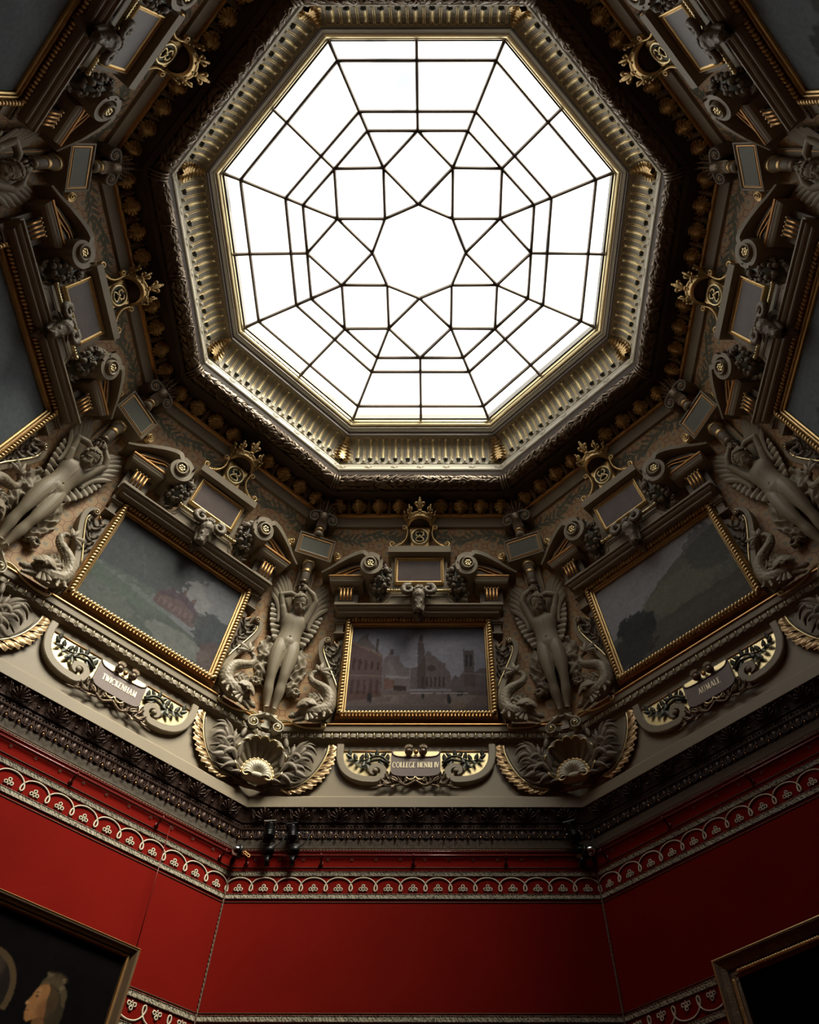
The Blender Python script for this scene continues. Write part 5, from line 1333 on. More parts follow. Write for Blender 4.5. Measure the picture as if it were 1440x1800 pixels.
def paint_square():
    u, v = canvas_grid(); n = fbm(u, v, 1, 4); n2 = fbm(u, v, 2, 14)
    img = np.zeros((NY, NX, 3)); sky = np.array([.175, .170, .205]); img[:] = sky
    img *= (1 - .25 * np.clip((v - .75) * 4, 0, 1))[..., None] * (1 + .14 * n)[..., None]
    lay(img, (v < .24) , (.125, .105, .112)); lay(img, (v < .20) & (v > .10) & (n > .05), (.17, .145, .145), .6); lay(img, v < .07, (.10, .09, .10), .7)
    D = (.085, .075, .085); B = (.105, .078, .084); C = (.125, .11, .12)
    P = lambda p, c, a=.85, na=.006: poly(img, p, c, a, u, v, n2, na)
    P([(-.05, .84), (.0, .83), (.24, .66), (.245, .18), (.10, .14), (-.05, .12)], B); P([(.03, .80), (.08, .90), (.10, .91), (.20, .70)], (.11, .095, .10)); P([(.185, .7), (.185, .86), (.205, .86), (.205, .68)], D); P([(.11, .85), (.11, .93), (.12, .93), (.12, .84)], D)
    P([(0, .80), (.24, .635), (.24, .655), (0, .825)], (.16, .125, .12), .8)
    P([(0, .43), (.24, .415), (.24, .40), (0, .41)], (.15, .13, .13), .6)
    for i in range(5): P([(.02 + i * .045, .48), (.02 + i * .045, .62 - i * .012), (.04 + i * .045, .62 - i * .012), (.04 + i * .045, .48)], (.07, .058, .064), .7); P([(.02 + i * .045, .2), (.02 + i * .045, .37), (.04 + i * .045, .37), (.04 + i * .045, .2)], (.075, .06, .066), .6)
    P([(.245, .6), (.29, .68), (.31, .70), (.315, .65), (.33, .64), (.36, .66), (.37, .58), (.40, .52), (.44, .50), (.445, .25), (.245, .22)], C); P([(.28, .60), (.33, .50), (.36, .38), (.30, .36)], (.16, .15, .165), .7); P([(.29, .67), (.30, .73), (.315, .73), (.32, .66)], D)
    P([(.27, .42), (.44, .40), (.44, .38), (.27, .395)], (.21, .20, .22), .7); P([(.33, .30), (.42, .29), (.42, .24), (.33, .24)], (.06, .05, .055), .8); P([(.26, .38), (.33, .37), (.33, .27), (.26, .25)], (.14, .085, .075), .6)
    P([(.445, .50), (.50, .52), (.50, .50), (.55, .66), (.575, .71), (.61, .66), (.66, .58), (.70, .56), (.705, .50), (.735, .45), (.74, .26), (.445, .26)], (.105, .09, .098)); P([(.50, .26), (.495, .80), (.505, .82), (.505, .88), (.52, .92), (.535, .88), (.54, .78), (.555, .60), (.56, .26)], (.085, .074, .082))
    P([(.51, .80), (.535, .80), (.535, .83), (.51, .83)], (.14, .10, .10), .8)
    for i in range(6): P([(.53 + i * .03, .28), (.53 + i * .03, .40), (.545 + i * .03, .40), (.545 + i * .03, .28)], (.065, .056, .06), .7)
    lay(img, ((u - .60) ** 2 * 1.4 + (v - .50) ** 2) < .0013, (.07, .06, .065), .7)
    P([(.835, .30), (.835, .72), (.84, .74), (.845, .71), (.87, .715), (.90, .71), (.905, .73), (.91, .70), (.915, .28)], (.085, .074, .08)); P([(.85, .52), (.85, .66), (.865, .66), (.865, .52)], (.05, .045, .05)); P([(.88, .52), (.88, .66), (.895, .66), (.895, .52)], (.05, .045, .05))
    P([(.74, .36), (.77, .42), (.80, .40), (.83, .46), (.92, .46), (.95, .50), (1.05, .50), (1.05, .18), (.80, .20), (.74, .24)], (.10, .086, .094)); P([(.82, .455), (1.0, .43), (1.0, .41), (.82, .435)], (.15, .14, .15), .6)
    for x, y, h in ((.54, .15, .07), (.72, .10, .11), (.73, .09, .09), (.17, .10, .12), (.155, .12, .1), (.79, .18, .06), (.81, .18, .06)): lay(img, ((u - x) / .010) ** 2 + ((v - y - h / 2) / (h / 2)) ** 2 < 1, (.05, .048, .055), .85)
    lay(img, (abs(v - .215) < .008) & (u > .45) & (u < .86) & (n2 > -.1), (.26, .25, .27), .6)
    lay(img, ((u - .78) / .06) ** 2 + ((v - .08) / .05) ** 2 + n * .5 < 1, (.15, .125, .11), .5)
    img = np.clip(sky + (img - sky) * 1.3, .03, 1); img *= (1 + .12 * n2)[..., None]; return img
def paint_mansion():
    u, v = canvas_grid(); n = fbm(u, v, 5, 3); n2 = fbm(u, v, 6, 13); img = np.zeros((NY, NX, 3)); img[:] = (.18, .185, .20)
    lay(img, blobm(u, v, (.62, .62), (.22, .22), n, .6), (.25, .245, .25), .6)
    lay(img, blobm(u, v, (.20, .78), (.42, .40), n + n2 * .5, .5), (.085, .092, .098), .9); lay(img, blobm(u, v, (.45, .95), (.32, .20), n + n2 * .5, .5), (.10, .105, .11), .8)
    lay(img, v < .40 - .18 * u + .03 * n, (.10, .115, .105), .9); lay(img, blobm(u, v, (.25, .33), (.35, .13), n, .5), (.125, .15, .135), .6); lay(img, blobm(u, v, (.72, .13), (.25, .10), n, .5), (.19, .195, .19), .7); lay(img, blobm(u, v, (.10, .12), (.30, .12), n, .5), (.15, .155, .15), .5)
    lay(img, (abs(u - .22 - .12 * np.sin(v * 4)) < .003 + .004 * n2) & (v > .5) & (v < .85), (.16, .15, .145), .3)
    P = lambda p, c, a=.85, na=.008: poly(img, p, c, a, u, v, n2, na)
    P([(.44, .36), (.45, .50), (.50, .53), (.53, .60), (.545, .60), (.55, .57), (.60, .60), (.61, .66), (.625, .66), (.63, .61), (.68, .58), (.70, .63), (.715, .63), (.72, .55), (.77, .50), (.775, .33)], (.125, .088, .09)); P([(.45, .50), (.53, .57), (.60, .59), (.70, .58), (.77, .49), (.77, .46), (.62, .53), (.46, .47)], (.10, .085, .105), .8)
    for i in range(7): P([(.47 + i * .042, .38), (.47 + i * .042, .45), (.485 + i * .042, .45), (.485 + i * .042, .38)], (.19, .15, .15), .6)
    lay(img, blobm(u, v, (.90, .40), (.13, .20), n + n2, .4), (.070, .078, .085), .9); lay(img, blobm(u, v, (.97, .16), (.10, .16), n + n2, .4), (.12, .085, .085), .7); lay(img, blobm(u, v, (.80, .44), (.06, .10), n + n2, .4), (.09, .092, .098), .8)
    img *= .85 * (1 + .14 * n2)[..., None]; return img
def paint_hill():
    u, v = canvas_grid(); n = fbm(u, v, 8, 3); n2 = fbm(u, v, 9, 13); img = np.zeros((NY, NX, 3)); img[:] = (.27, .265, .275)
    img *= (1 + .10 * n)[..., None]
    lay(img, v < .38 + .10 * np.sin(u * 3) + .62 * np.clip(u - .25, 0, 1) ** .8 + .02 * n2 + .02 * fbm(u, v, 99, 22, 4), (.125, .128, .108), .95); lay(img, blobm(u, v, (.60, .48), (.30, .18), n + n2 * .6, .6), (.175, .175, .135), .6)
    lay(img, blobm(u, v, (.90, .72), (.18, .25), n, .5), (.085, .09, .085), .7); lay(img, v < .30 + .05 * n, (.105, .10, .092), .85); lay(img, blobm(u, v, (.6, .17), (.4, .08), n, .5), (.13, .12, .105), .6)
    lay(img, blobm(u, v, (.20, .36), (.15, .16), n + n2, .5), (.055, .060, .062), .95); lay(img, blobm(u, v, (.12, .40), (.06, .13), n2, .5), (.055, .060, .062), .95); lay(img, blobm(u, v, (.30, .33), (.05, .10), n2, .5), (.055, .060, .062), .95)
    lay(img, blobm(u, v, (.10, .20), (.20, .16), n + n2, .5), (.06, .064, .064), .85)
    img *= 1.25 * (1 + .12 * n2)[..., None]; return img
def paint_dusk(seed):
    global NX, NY
    NX, NY = 120, 86
    u, v = canvas_grid(); n = fbm(u, v, seed, 3); n2 = fbm(u, v, seed + 1, 12); img = np.zeros((NY, NX, 3)); img[:] = (.165, .185, .20); img *= (1 + .15 * n)[..., None]
    lay(img, v < .35 + .08 * n, (.10, .105, .10), .9); lay(img, blobm(u, v, (.2, .45), (.14, .18), n + n2, .5), (.07, .075, .075), .8); img *= (1 + .10 * n2)[..., None]; NX, NY = 300, 216; return img
CX, CY = 384, 200
def paint_profile():       # seen from r = 3.93; x from -1.3 to .93, z from 1.55 to 2.97
    global NX, NY
    a, b = NX, NY; NX, NY = 420, 270; u, v = canvas_grid(); n = fbm(u, v, 14, 3); n2 = fbm(u, v, 15, 16)
    X = -1.3 + u * 2.23; Z = 1.55 + v * 1.42; img = np.zeros((NY, NX, 3)); img[:] = (.005, .0042, .0045); img *= (1 + .3 * n)[..., None]
    def P(pts, c, al=.9, na=.0): lay(img, inpoly(X + n2 * na, Z + n2 * na, pts), c, al)
    def soft(c, r, col, al=.8, rot=0.):
        dx, dz = X - c[0], Z - c[1]; q = ((dx * math.cos(rot) + dz * math.sin(rot)) / r[0]) ** 2 + ((-dx * math.sin(rot) + dz * math.cos(rot)) / r[1]) ** 2; m = np.clip(1.3 - q, 0, 1) ** 1.2 * al; img[:] = img * (1 - m[..., None]) + np.array(col) * m[..., None]
    # arched glow at the far side: rim of a round headdress, back and shoulder of a second figure
    q = np.sqrt(((X - .02) / .22) ** 2 + ((Z - 2.50) / .24) ** 2); lay(img, (q > .82) & (q < 1.0) & (Z > 2.42), (.085, .055, .028), .75); lay(img, q < .82, (.018, .013, .012), .8); soft((.07, 2.62), (.05, .10), (.05, .035, .024), .5)
    soft((.02, 2.10), (.30, .26), (.13, .050, .028), .9); P([(-.18, 2.36), (.20, 2.40), (.22, 2.34), (-.02, 2.27)], (.045, .04, .034), .8, .01)
    # neck, head, hair, headband of the figure in profile (looking to the viewer's left)
    P([(.42, 2.46), (.44, 2.34), (.38, 2.22), (.30, 2.10), (.72, 2.06), (.60, 2.28), (.56, 2.42)], (.13, .062, .026), .9); soft((.62, 2.18), (.20, .20), (.02, .02, .018), .8)
    P([(.385, 2.60), (.372, 2.57), (.366, 2.545), (.350, 2.515), (.344, 2.495), (.360, 2.488), (.356, 2.470), (.362, 2.460), (.356, 2.445), (.366, 2.430), (.372, 2.410), (.395, 2.402), (.45, 2.44), (.52, 2.46), (.56, 2.52), (.55, 2.60), (.46, 2.66), (.41, 2.65)], (.22, .105, .042), .95)
    soft((.49, 2.49), (.07, .08), (.10, .045, .02), .7); soft((.40, 2.58), (.022, .03), (.30, .16, .07), .6); soft((.352, 2.50), (.01, .012), (.34, .20, .10), .8); soft((.392, 2.45), (.03, .025), (.26, .12, .05), .5)
    P([(.385, 2.556), (.405, 2.566), (.412, 2.552), (.395, 2.546)], (.03, .018, .012), .9); P([(.378, 2.575), (.41, 2.585), (.42, 2.578), (.385, 2.570)], (.05, .028, .014), .8); P([(.356, 2.462), (.385, 2.466), (.384, 2.460)], (.06, .018, .012), .9)
    P([(.43, 2.66), (.47, 2.62), (.48, 2.54), (.50, 2.46), (.54, 2.36), (.60, 2.34), (.62, 2.50), (.59, 2.64), (.52, 2.70)], (.028, .022, .014), .9, .01)
    P([(.385, 2.61), (.40, 2.66), (.45, 2.70), (.53, 2.70), (.60, 2.62), (.61, 2.54), (.585, 2.55), (.55, 2.62), (.48, 2.65), (.42, 2.63)], (.060, .044, .024), .85, .006); soft((.50, 2.70), (.07, .03), (.05, .036, .02), .7)
    lay(img, (n2 > .25) & (((X - .50) / .12) ** 2 + ((Z - 2.66) / .07) ** 2 < 1), (.16, .12, .07), .4)
    img *= (1 + .15 * n2)[..., None]; NX, NY = a, b; return img
def paint_dark():
    u, v = canvas_grid(); n = fbm(u, v, 17, 3); img = np.zeros((NY, NX, 3)); img[:] = (.004, .0035, .004); img *= (1 + .4 * n)[..., None]; return img
def canvas_obj(name, img, x0, x1, z0, z1, y, parent, warp, base=None):
    for _ in range(1):
        q = np.pad(img, ((1, 1), (1, 1), (0, 0)), 'edge'); img = (q[:-2, 1:-1] + q[2:, 1:-1] + q[1:-1, :-2] + q[1:-1, 2:] + 2 * q[1:-1, 1:-1]) / 6
    ny, nx = img.shape[:2]; xs = np.linspace(x0, x1, nx); zs = np.linspace(z0, z1, ny)
    X, Z = np.meshgrid(xs, zs); v = np.stack([X.ravel(), np.full(X.size, y), Z.ravel()], 1); v = warp(v) - np.array(parent['_b'])
    i = np.arange(ny - 1)[:, None] * nx + np.arange(nx - 1)[None, :]; f = np.stack([i, i + 1, i + nx + 1, i + nx], -1).reshape(-1, 4)
    me = bpy.data.meshes.new(name); me.vertices.add(len(v)); me.vertices.foreach_set('co', v.ravel().astype(np.float32))
    me.loops.add(f.size); me.loops.foreach_set('vertex_index', f.ravel().astype(np.int32)); me.polygons.add(len(f)); me.polygons.foreach_set('loop_start', np.arange(0, f.size, 4, dtype=np.int32)); me.polygons.foreach_set('loop_total', np.full(len(f), 4, dtype=np.int32)); me.update()
    ca = me.color_attributes.new('paint', 'FLOAT_COLOR', 'POINT'); c = np.ones((len(v), 4)); c[:, :3] = np.clip(img.reshape(-1, 3), 0, 1); ca.data.foreach_set('color', c.ravel())
    me.materials.append(CANVAS); o = bpy.data.objects.new(name, me); COL.objects.link(o); o.parent = parent; return o

# large pictures hanging on the red walls ---------------------------------------------------
def WR(v): v = v.copy(); v[:, 1] += 4.0; return v
LP = thing('hanging_painting', (-.16, 3.95, 1.5), 'dark painting with a face in profile, walnut frame, on the left red wall', 'painting')
g = G(); X0, X1, Z1, Z2 = -1.30, .925, 1.52, 2.965
g.add(frame4(X0, X1, Z1, Z2, [(0, .04), (0, .075), (.010, .085), (.016, .070), (.024, .075), (.030, .085), (.050, .115), (.068, .118), (.072, .105), (.072, .012)]), 0, False); obj('frame', g, DWOODF, LP, WR)
g = G(); g.add(frame4(X0, X1, Z1, Z2, [(-.002, .05), (-.002, .082), (.008, .092), (.012, .085)]), 0, False); obj('gilt_slip', g, OGOLD, LP, WR)
g = G(); g.add(frame4(X0, X1, Z1, Z2, [(.062, .116), (.066, .121), (.071, .117)]), 0, False); obj('outer_bead', g, OGOLD, LP, WR)
g = G(); g.add(box(X0 - .05, X1 + .05, -.01, -.035, Z1 - .05, Z2 + .05), 0, False); obj('backing_board', g, DWOODF, LP, WR)
canvas_obj('canvas', paint_profile(), X0, X1, Z1, Z2, -.05, LP, WR)
rot_root(LP, LP['_b'], 135)
RP = thing('hanging_painting', (.2, 3.95, 1.4), 'nearly black old painting in a carved dull-gold frame, hanging on the right red wall', 'painting')
g = G(); X0, X1, Z1, Z2 = -.610, 1.10, 1.40, 2.725
g.add(frame4(X0, X1, Z1, Z2, [(0, .04), (0, .07), (.02, .08), (.05, .075), (.06, .09), (.10, .11), (.125, .13), (.14, .128), (.145, .11), (.145, .012)]), 0, False); obj('frame', g, BRONZE, RP, WR)
g = G()
for s in (0, 1):
    n = 84
    for i in range(n):
        if s == 0: c = (X0 - .035, -.088, Z1 + (i + .5) * (Z2 - Z1) / n)
        else: c = (X0 + (i + .5) * (X1 - X0) / n, -.088, Z2 + .035)
        g.add(leaf(.026, .030, 1, .3, 5, 3, rib=.4), T=xf(1, ry=0 if s == 0 else 90, t=(c[0], c[1], c[2] - (.02 if s == 0 else 0))))
o = obj('carved_leaf_band', g, GOLD, RP, WR); o['kind'] = 'stuff'
g = G(); g.add(frame4(X0, X1, Z1, Z2, [(.128, .128), (.134, .134), (.142, .130)]), 0, False); obj('gilt_edge', g, GOLD, RP, WR)
g = G(); g.add(box(X0 - .05, X1 + .05, -.01, -.035, Z1 - .05, Z2 + .05), 0, False); obj('backing_board', g, DWOODF, RP, WR)
canvas_obj('canvas', paint_dark(), X0, X1, Z1, Z2, -.05, RP, WR)
rot_root(RP, RP['_b'], 45)

# suspension wires of the left picture
for k, (xa, xb) in enumerate(((.935, .962), (-1.1, -1.12))):
    t = thing('hanging_wire', (xa, 3.93, 3.0), ('thin wire dropping from the picture rail to the walnut frame corner' if k == 0 else 'thin wire of the walnut frame, at its far left end'), 'wire')
    g = G(); g.add(tube([(xa, 3.925, 4.06), (xb, 3.90, 3.03)], .0035, 5)); obj('strand', g, REDPAINT, t)
    g = G(); P = [(xa + .012 * math.cos(a), 3.925, 4.07 + .022 * math.sin(a)) for a in np.linspace(0, TAU, 10, endpoint=False)]; g.add(tube(P, .0035, 5, closed=True, cap=False)); obj('hook', g, BLACK, t)
    rot_root(t, t['_b'], 135)

# picture rail: pipe on brackets, thin twisted bar above, little rings ------------------------
RAILS = {}
g_pipe = G(); g_pipe.add(tube([(-1.60, 3.925, 4.085), (1.60, 3.925, 4.085)], .0145, 10)); PIPE = piece_mesh('pipe', g_pipe, REDPAINT)
g = G(); g.add(tube([(-1.62, 3.965, 4.150), (1.62, 3.965, 4.150)], .010, 8)); UPB = piece_mesh('upper_bar', g, REDPAINT)
g = G(); g.add(tube([(-1.63, 3.978, 4.178), (1.63, 3.978, 4.178)], .007, 6))
for i in range(108): g.add(ell(((i - 53.5) * .030, 3.960, 4.160), (.011, .005, .005), 5, 3, Matrix.Rotation(.6, 3, 'Y')))
TWB = piece_mesh('twisted_cord', g, ROPE)
g = G(); g.add(tube([(0, 4.0, 4.055), (0, 3.96, 4.06), (0, 3.93, 4.075)], .011, 8)); g.add(tube([(0, 3.925 + .02 * math.cos(a), 4.085 + .02 * math.sin(a)) for a in np.linspace(0, TAU, 10, endpoint=False)], .007, 6, closed=True, cap=False)); g.add(ell((0, 3.99, 4.05), (.022, .01, .026), 8, 5)); BRK = piece_mesh('bracket', g, REDPAINT)
g = G(); g.add(tube([(.010 * math.cos(a), 3.992, 4.092 + .010 * math.sin(a)) for a in np.linspace(0, TAU, 9, endpoint=False)], .0028, 5, closed=True, cap=False)); RNG = piece_mesh('small_ring', g, ROPE)
for a in (90, 135, 45, 180, 0):
    nm = {90: 'straight across the front red wall', 135: 'above the walnut-framed painting on the left', 45: 'above the dull-gold framed painting on the right', 180: 'beyond the left edge of the photograph', 0: 'beyond the right edge of the photograph'}[a]
    if a in (180, 0): continue
    t = thing('picture_rail', (0, 3.93, 4.08), 'dark red picture rail on brackets, ' + nm, 'rail')
    def pc(name, me, x=0):
        o = bpy.data.objects.new(name, me); COL.objects.link(o); o.parent = t; o.location = (x, -3.93, -4.08)
    pc('pipe', PIPE); pc('upper_bar', UPB); pc('twisted_cord', TWB)
    for x in (-1.52, -.84, 0, .84, 1.52): pc('bracket', BRK, x)
    for i in range(14): pc('small_ring', RNG, -1.45 + i * .2215)
    rot_root(t, (0, 3.93, 4.08), a)

# spotlights clamped to the rail, domed sensors in the corners ---------------------------------
def spot(x, lab, tilt, s=1.):
    t = thing('spotlight', (x, 3.92, 4.05), lab, 'spotlight')
    def L(v, ti=tilt): return xf(s, ry=ti[0], rx=-ti[1], t=(x, 3.90, 4.10))(v)
    g = G(); g.add(tube([(x + .03 * math.cos(a), 3.925, 4.085 + .03 * math.sin(a)) for a in np.linspace(0, TAU, 12, endpoint=False)], .012, 6, closed=True, cap=False)); g.add(box(x - .05, x + .05, 3.88, 3.93, 4.10, 4.17)); g.add(box(x - .02, x + .02, 3.90, 3.95, 4.00, 4.08)); obj('clamp', g, BLACK, t)
    g = G(); g.add(box(-.012, .012, -.012, .012, .02, .14), 0, False, L)
    for k in (-1, 1): g.add(box(k * .060 - .005, k * .060 + .005, -.02, .02, .12, .24), 0, False, L)
    g.add(box(-.06, .06, -.02, .02, .12, .13), 0, False, L); obj('yoke', g, BLACK, t)
    def L2(v): return L(xf(1, rx=20, t=(0, 0, .22))(v))
    g = G(); g.add(lathe([(0, -.08), (.038, -.08), (.048, -.05), (.050, .08), (.055, .085), (.055, .10)], (0, 0, 0), 'z', 14), 0, True, L2)
    for k in range(4): g.add(lathe([(.048, -.06 + k * .016), (.056, -.058 + k * .016), (.056, -.052 + k * .016), (.048, -.05 + k * .016)], (0, 0, 0), 'z', 12), 0, False, L2)
    obj('lamp_body', g, BLACK, t)
    g = G(); g.add(frame4(-.055, .055, -.045, .045, [(0, -.11), (0, -.125), (.014, -.125), (.014, -.11)]), 0, False, lambda v: L2(np.stack([v[:, 0], v[:, 2], v[:, 1] + 0], 1))); obj('filter_holder', g, CHROME if x < -1.2 and x > -1.4 else BLACK, t)
    for k in (-1, 1):
        g = G(); g.add(lathe([(0, 0), (.012, 0), (.012, .02), (0, .02)], (0, 0, 0), 'z', 8), 0, True, lambda v, k=k: L(v[:, [2, 1, 0]] * np.array([k, 1, 1]) + np.array([k * .062, 0, .22]))); obj('knob', g, CHROME, t)
    P = smooth_path([(x + .04, 3.90, 4.15), (x + .11, 3.88, 4.20), (x + .12, 3.90, 4.28), (x + .03, 3.88, 4.30)], 12); g = G(); g.add(tube(P, .004, 5)); obj('cable', g, BLACK, t)
    return t
spot(-1.325, 'black spotlight with shiny square filter frame, nearest the left corner of the rail', (-4, 12), .82); spot(-1.095, 'black spotlight on the rail, second from the left corner', (-10, 8), .78)
spot(1.525, 'black spotlight clamped at the right corner of the front rail', (-16, 10), .85)
def dome(s):
    t = thing('domed_sensor', (s * .05, 4.1, 4.06), 'silver domed sensor on the rail in the %s corner of the front wall' % ('left' if s < 0 else 'right'), 'sensor')
    c = (s * .0, 4.20, 4.105)
    g = G(); g.add(ell(c, (.058, .050, .046), 16, 10)); obj('dome', g, CHROME, t)
    g = G(); g.add(lathe([(.045, -.03), (.060, -.025), (.062, .0), (.060, .008), (.05, .01)], (c[0] - s * .035, c[1], c[2]), 'x', 16)); g.add(lathe([(.0, -.05), (.03, -.05), (.035, -.02)], (c[0] - s * .035, c[1], c[2]), 'x', 12)); g.add(box(-.02, .02, 4.20, 4.32, 4.08, 4.12)); obj('collar', g, BLACK, t)
    for k in range(3):
        g = G(); g.add(tube([(-s * (.075 + k * .018) + .014 * math.cos(a), 4.19 - .004 * k, 4.10 - k * .012 + .014 * math.sin(a)) for a in np.linspace(0, TAU, 9, endpoint=False)], .004, 5, closed=True, cap=False)); obj('chain_link', g, OGOLD, t)
    rot_root(t, t['_b'], 90 + 22.5 * -s); return t
dome(-1); dome(1)

# ================================================================ LETTERING (drawn stroke by stroke, thick and thin, with serifs)
def glyph(ch):
    """rects/polylines in a box 1 high: returns list of (polyline, width), advance"""
    T, N = .17, .085; S = []
    def st(pts, w): S.append((pts, w))
    def ser(x, y, w=.26): st([(x - w / 2, y), (x + w / 2, y)], .05)
    def V(x): st([(x, 0), (x, 1)], T); ser(x, .02); ser(x, .98)
    A = 0.
    def arc_(cx, cy, rx, ry, a0, a1, w, n=14): st([(cx + rx * math.cos(math.radians(a0 + (a1 - a0) * i / n)), cy + ry * math.sin(math.radians(a0 + (a1 - a0) * i / n))) for i in range(n + 1)], w)
    if ch == 'I': V(.13); A = .26
    elif ch == 'L': V(.13); st([(.13, .03), (.52, .03), (.56, .2)], N); A = .60
    elif ch == 'E': V(.13); st([(.13, .97), (.52, .97), (.54, .84)], N); st([(.13, .52), (.42, .52)], N); st([(.13, .03), (.54, .03), (.57, .17)], N); A = .60
    elif ch == 'H': V(.13); V(.68); st([(.13, .52), (.68, .52)], N); A = .81
    elif ch == 'N': st([(.12, 0), (.12, 1)], N); ser(.12, .02); st([(.12, .97), (.72, .03)], T); st([(.72, 0), (.72, 1)], N); ser(.72, .98); ser(.08, .98, .2); A = .84
    elif ch == 'R': V(.13); arc_(.30, .75, .27, .22, 90, -90, .11); st([(.13, .97), (.30, .97)], N); st([(.13, .53), (.30, .53)], N); st([(.32, .52), (.66, .03)], T); A = .68
    elif ch == 'C': arc_(.45, .5, .40, .47, 45, 315, .11); st([(.74, .84), (.74, .66)], .05); A = .80
    elif ch == 'O': arc_(.48, .5, .42, .47, 0, 360, .11, 20); A = .96
    elif ch == 'G': arc_(.45, .5, .40, .47, 45, 320, .11); st([(.76, .08), (.76, .42)], T * .9); ser(.74, .42, .24); A = .86
    elif ch == 'V': st([(.05, .97), (.38, .03)], T); st([(.38, .03), (.70, .97)], N); ser(.06, .98); ser(.70, .98, .22); A = .76
    elif ch == 'T': st([(.32, 0), (.32, .97)], T); ser(.32, .02); st([(.0, .84), (.02, .97), (.62, .97), (.64, .84)], N); A = .64
    elif ch == 'W': st([(.04, .97), (.30, .03)], T); st([(.30, .03), (.55, .90)], N); st([(.46, .97), (.74, .03)], T); st([(.74, .03), (1.0, .97)], N); ser(.06, .98); ser(1.0, .98, .22); A = 1.06
    elif ch == 'K': V(.13); st([(.18, .45), (.60, .97)], N); st([(.28, .56), (.66, .03)], T); ser(.6, .98, .22); ser(.68, .02, .2); A = .72
    elif ch == 'A': st([(.08, .02), (.40, .97)], N); st([(.38, .97), (.72, .02)], T); st([(.2, .35), (.60, .35)], N); ser(.08, .02, .22); ser(.72, .02, .26); A = .80
    elif ch == 'M': st([(.14, .02), (.18, .97)], N); st([(.18, .95), (.50, .08)], T); st([(.50, .08), (.80, .95)], N); st([(.80, .97), (.86, .02)], T); ser(.14, .02, .22); ser(.86, .02); ser(.14, .98, .16); A = 1.0
    elif ch == 'U': st([(.13, .97), (.13, .35)], T); ser(.13, .98); arc_(.41, .33, .28, .30, 180, 360, .08, 10); st([(.69, .33), (.69, .97)], N); ser(.69, .98, .22); A = .84
    else: A = .34
    return S, A
def words(txt, cx, z, hgt, width=None, parent=None, warp=WL, arch=0.):
    adv = []; gl = []
    for ch in txt: s, a = glyph(ch); gl.append(s); adv.append(a + .13)
    tot = (sum(adv) - .13) * hgt; kx = (width / tot) if width else 1.; x = cx - tot * kx / 2
    for ch, s, a in zip(txt, gl, adv):
        if s:
            g = G()
            for pts, w in s:
                P = [(x + p[0] * hgt * kx, z + p[1] * hgt + arch * ((x + p[0] * hgt - cx) / .2) ** 2) for p in pts]
                if len(P) == 2: m = ((P[0][0] + P[1][0]) / 2, (P[0][1] + P[1][1]) / 2); P = [P[0], m, P[1]]
                g.add(ribbon(P, w * hgt, -.045, -.0535), 0, False)
            obj('letter_' + ch.lower(), g, LETTER, parent, warp)
        x += a * hgt * kx

# ================================================================ REPEAT THE BAYS AND THE CORNERS ROUND THE ROOM
PIC = {90: 'town-square painting', 135: 'brick-mansion painting', 45: 'wooded-hillside painting', 180: 'left-edge canvas', 0: 'right-edge canvas',
       225: 'upper-left-corner canvas', 315: 'upper-right-corner canvas'}
PLAB = {90: 'dim oil painting of a town square with church tower, in a gilded rope-moulded frame', 135: 'oil painting of a red-brick mansion among trees, in a gilded rope-moulded frame', 45: 'dark oil painting of a wooded hillside, in a gilded rope-moulded frame',
        180: 'gilt-framed grey canvas cut off by the left edge, beside the left-hand youth', 0: 'gilt-framed grey canvas cut off by the right edge, beside the right-hand youth',
        225: 'gilt-framed dark canvas cut off in the upper left corner', 315: 'gilt-framed dark canvas cut off in the upper right corner'}
END = {-1: 'left', 1: 'right'}
def bay_label(k, s, a):
    p = 'the ' + PIC[a]; e = END.get(s, '')
    return {'picture_frame': ('gilded rope-moulded frame holding ' + p, 'painting', 'framed paintings round the cove'),
            'entablature': ('cream moulded cornice directly over ' + p, 'moulding', 'cornices over the paintings'),
            'attic_tablet': ('cream tablet with gilt-framed purple marble above ' + p, 'plaque', 'marble tablets above the paintings'),
            'crowned_cartouche': ('gilded crown and round monogram cartouche on top of the tablet over ' + p, 'emblem', 'crowned cartouches'),
            'pediment_scroll': ('scrolled half pediment with rosette eye, %s half over %s' % (e, p), 'pediment', 'broken pediment halves'),
            'fruit_swag': ('dark cluster of carved fruit and flowers, %s of the tablet over %s' % (e, p), 'swag', 'carved fruit clusters'),
            'ram_head': ("carved ram's head with curled horns above " + p, 'sculpture', "rams' heads"),
            'scroll_bracket': ('cream S-shaped scroll bracket at the %s side of %s' % (e, p), 'bracket', 'S-shaped scroll brackets'),
            'dolphin': ('scaly carved dolphin, head down, %s of %s' % (e, p), 'sculpture', 'carved dolphins'),
            'cartouche_scroll': ('curled scroll with dark laurel on gold, %s half under %s' % (e, p), 'ornament', 'laurel scrolls of the name cartouches'),
            'name_tablet': ('', 'plaque', 'name tablets under the paintings'),
            'foliage_swag': ('dark leafy swag beneath the name tablet under ' + p, 'ornament', 'leaf swags under the name tablets'),
            'acanthus_scroll': ('gilded acanthus arc on the frieze, %s end under %s' % (e, p), 'ornament', 'gilded acanthus arcs')}[k]
NEAR = {112.5: 'left of the town-square painting', 67.5: 'right of the town-square painting', 157.5: 'left of the brick-mansion painting', 22.5: 'right of the wooded-hillside painting', 202.5: 'high in the upper left corner', 337.5: 'high in the upper right corner'}
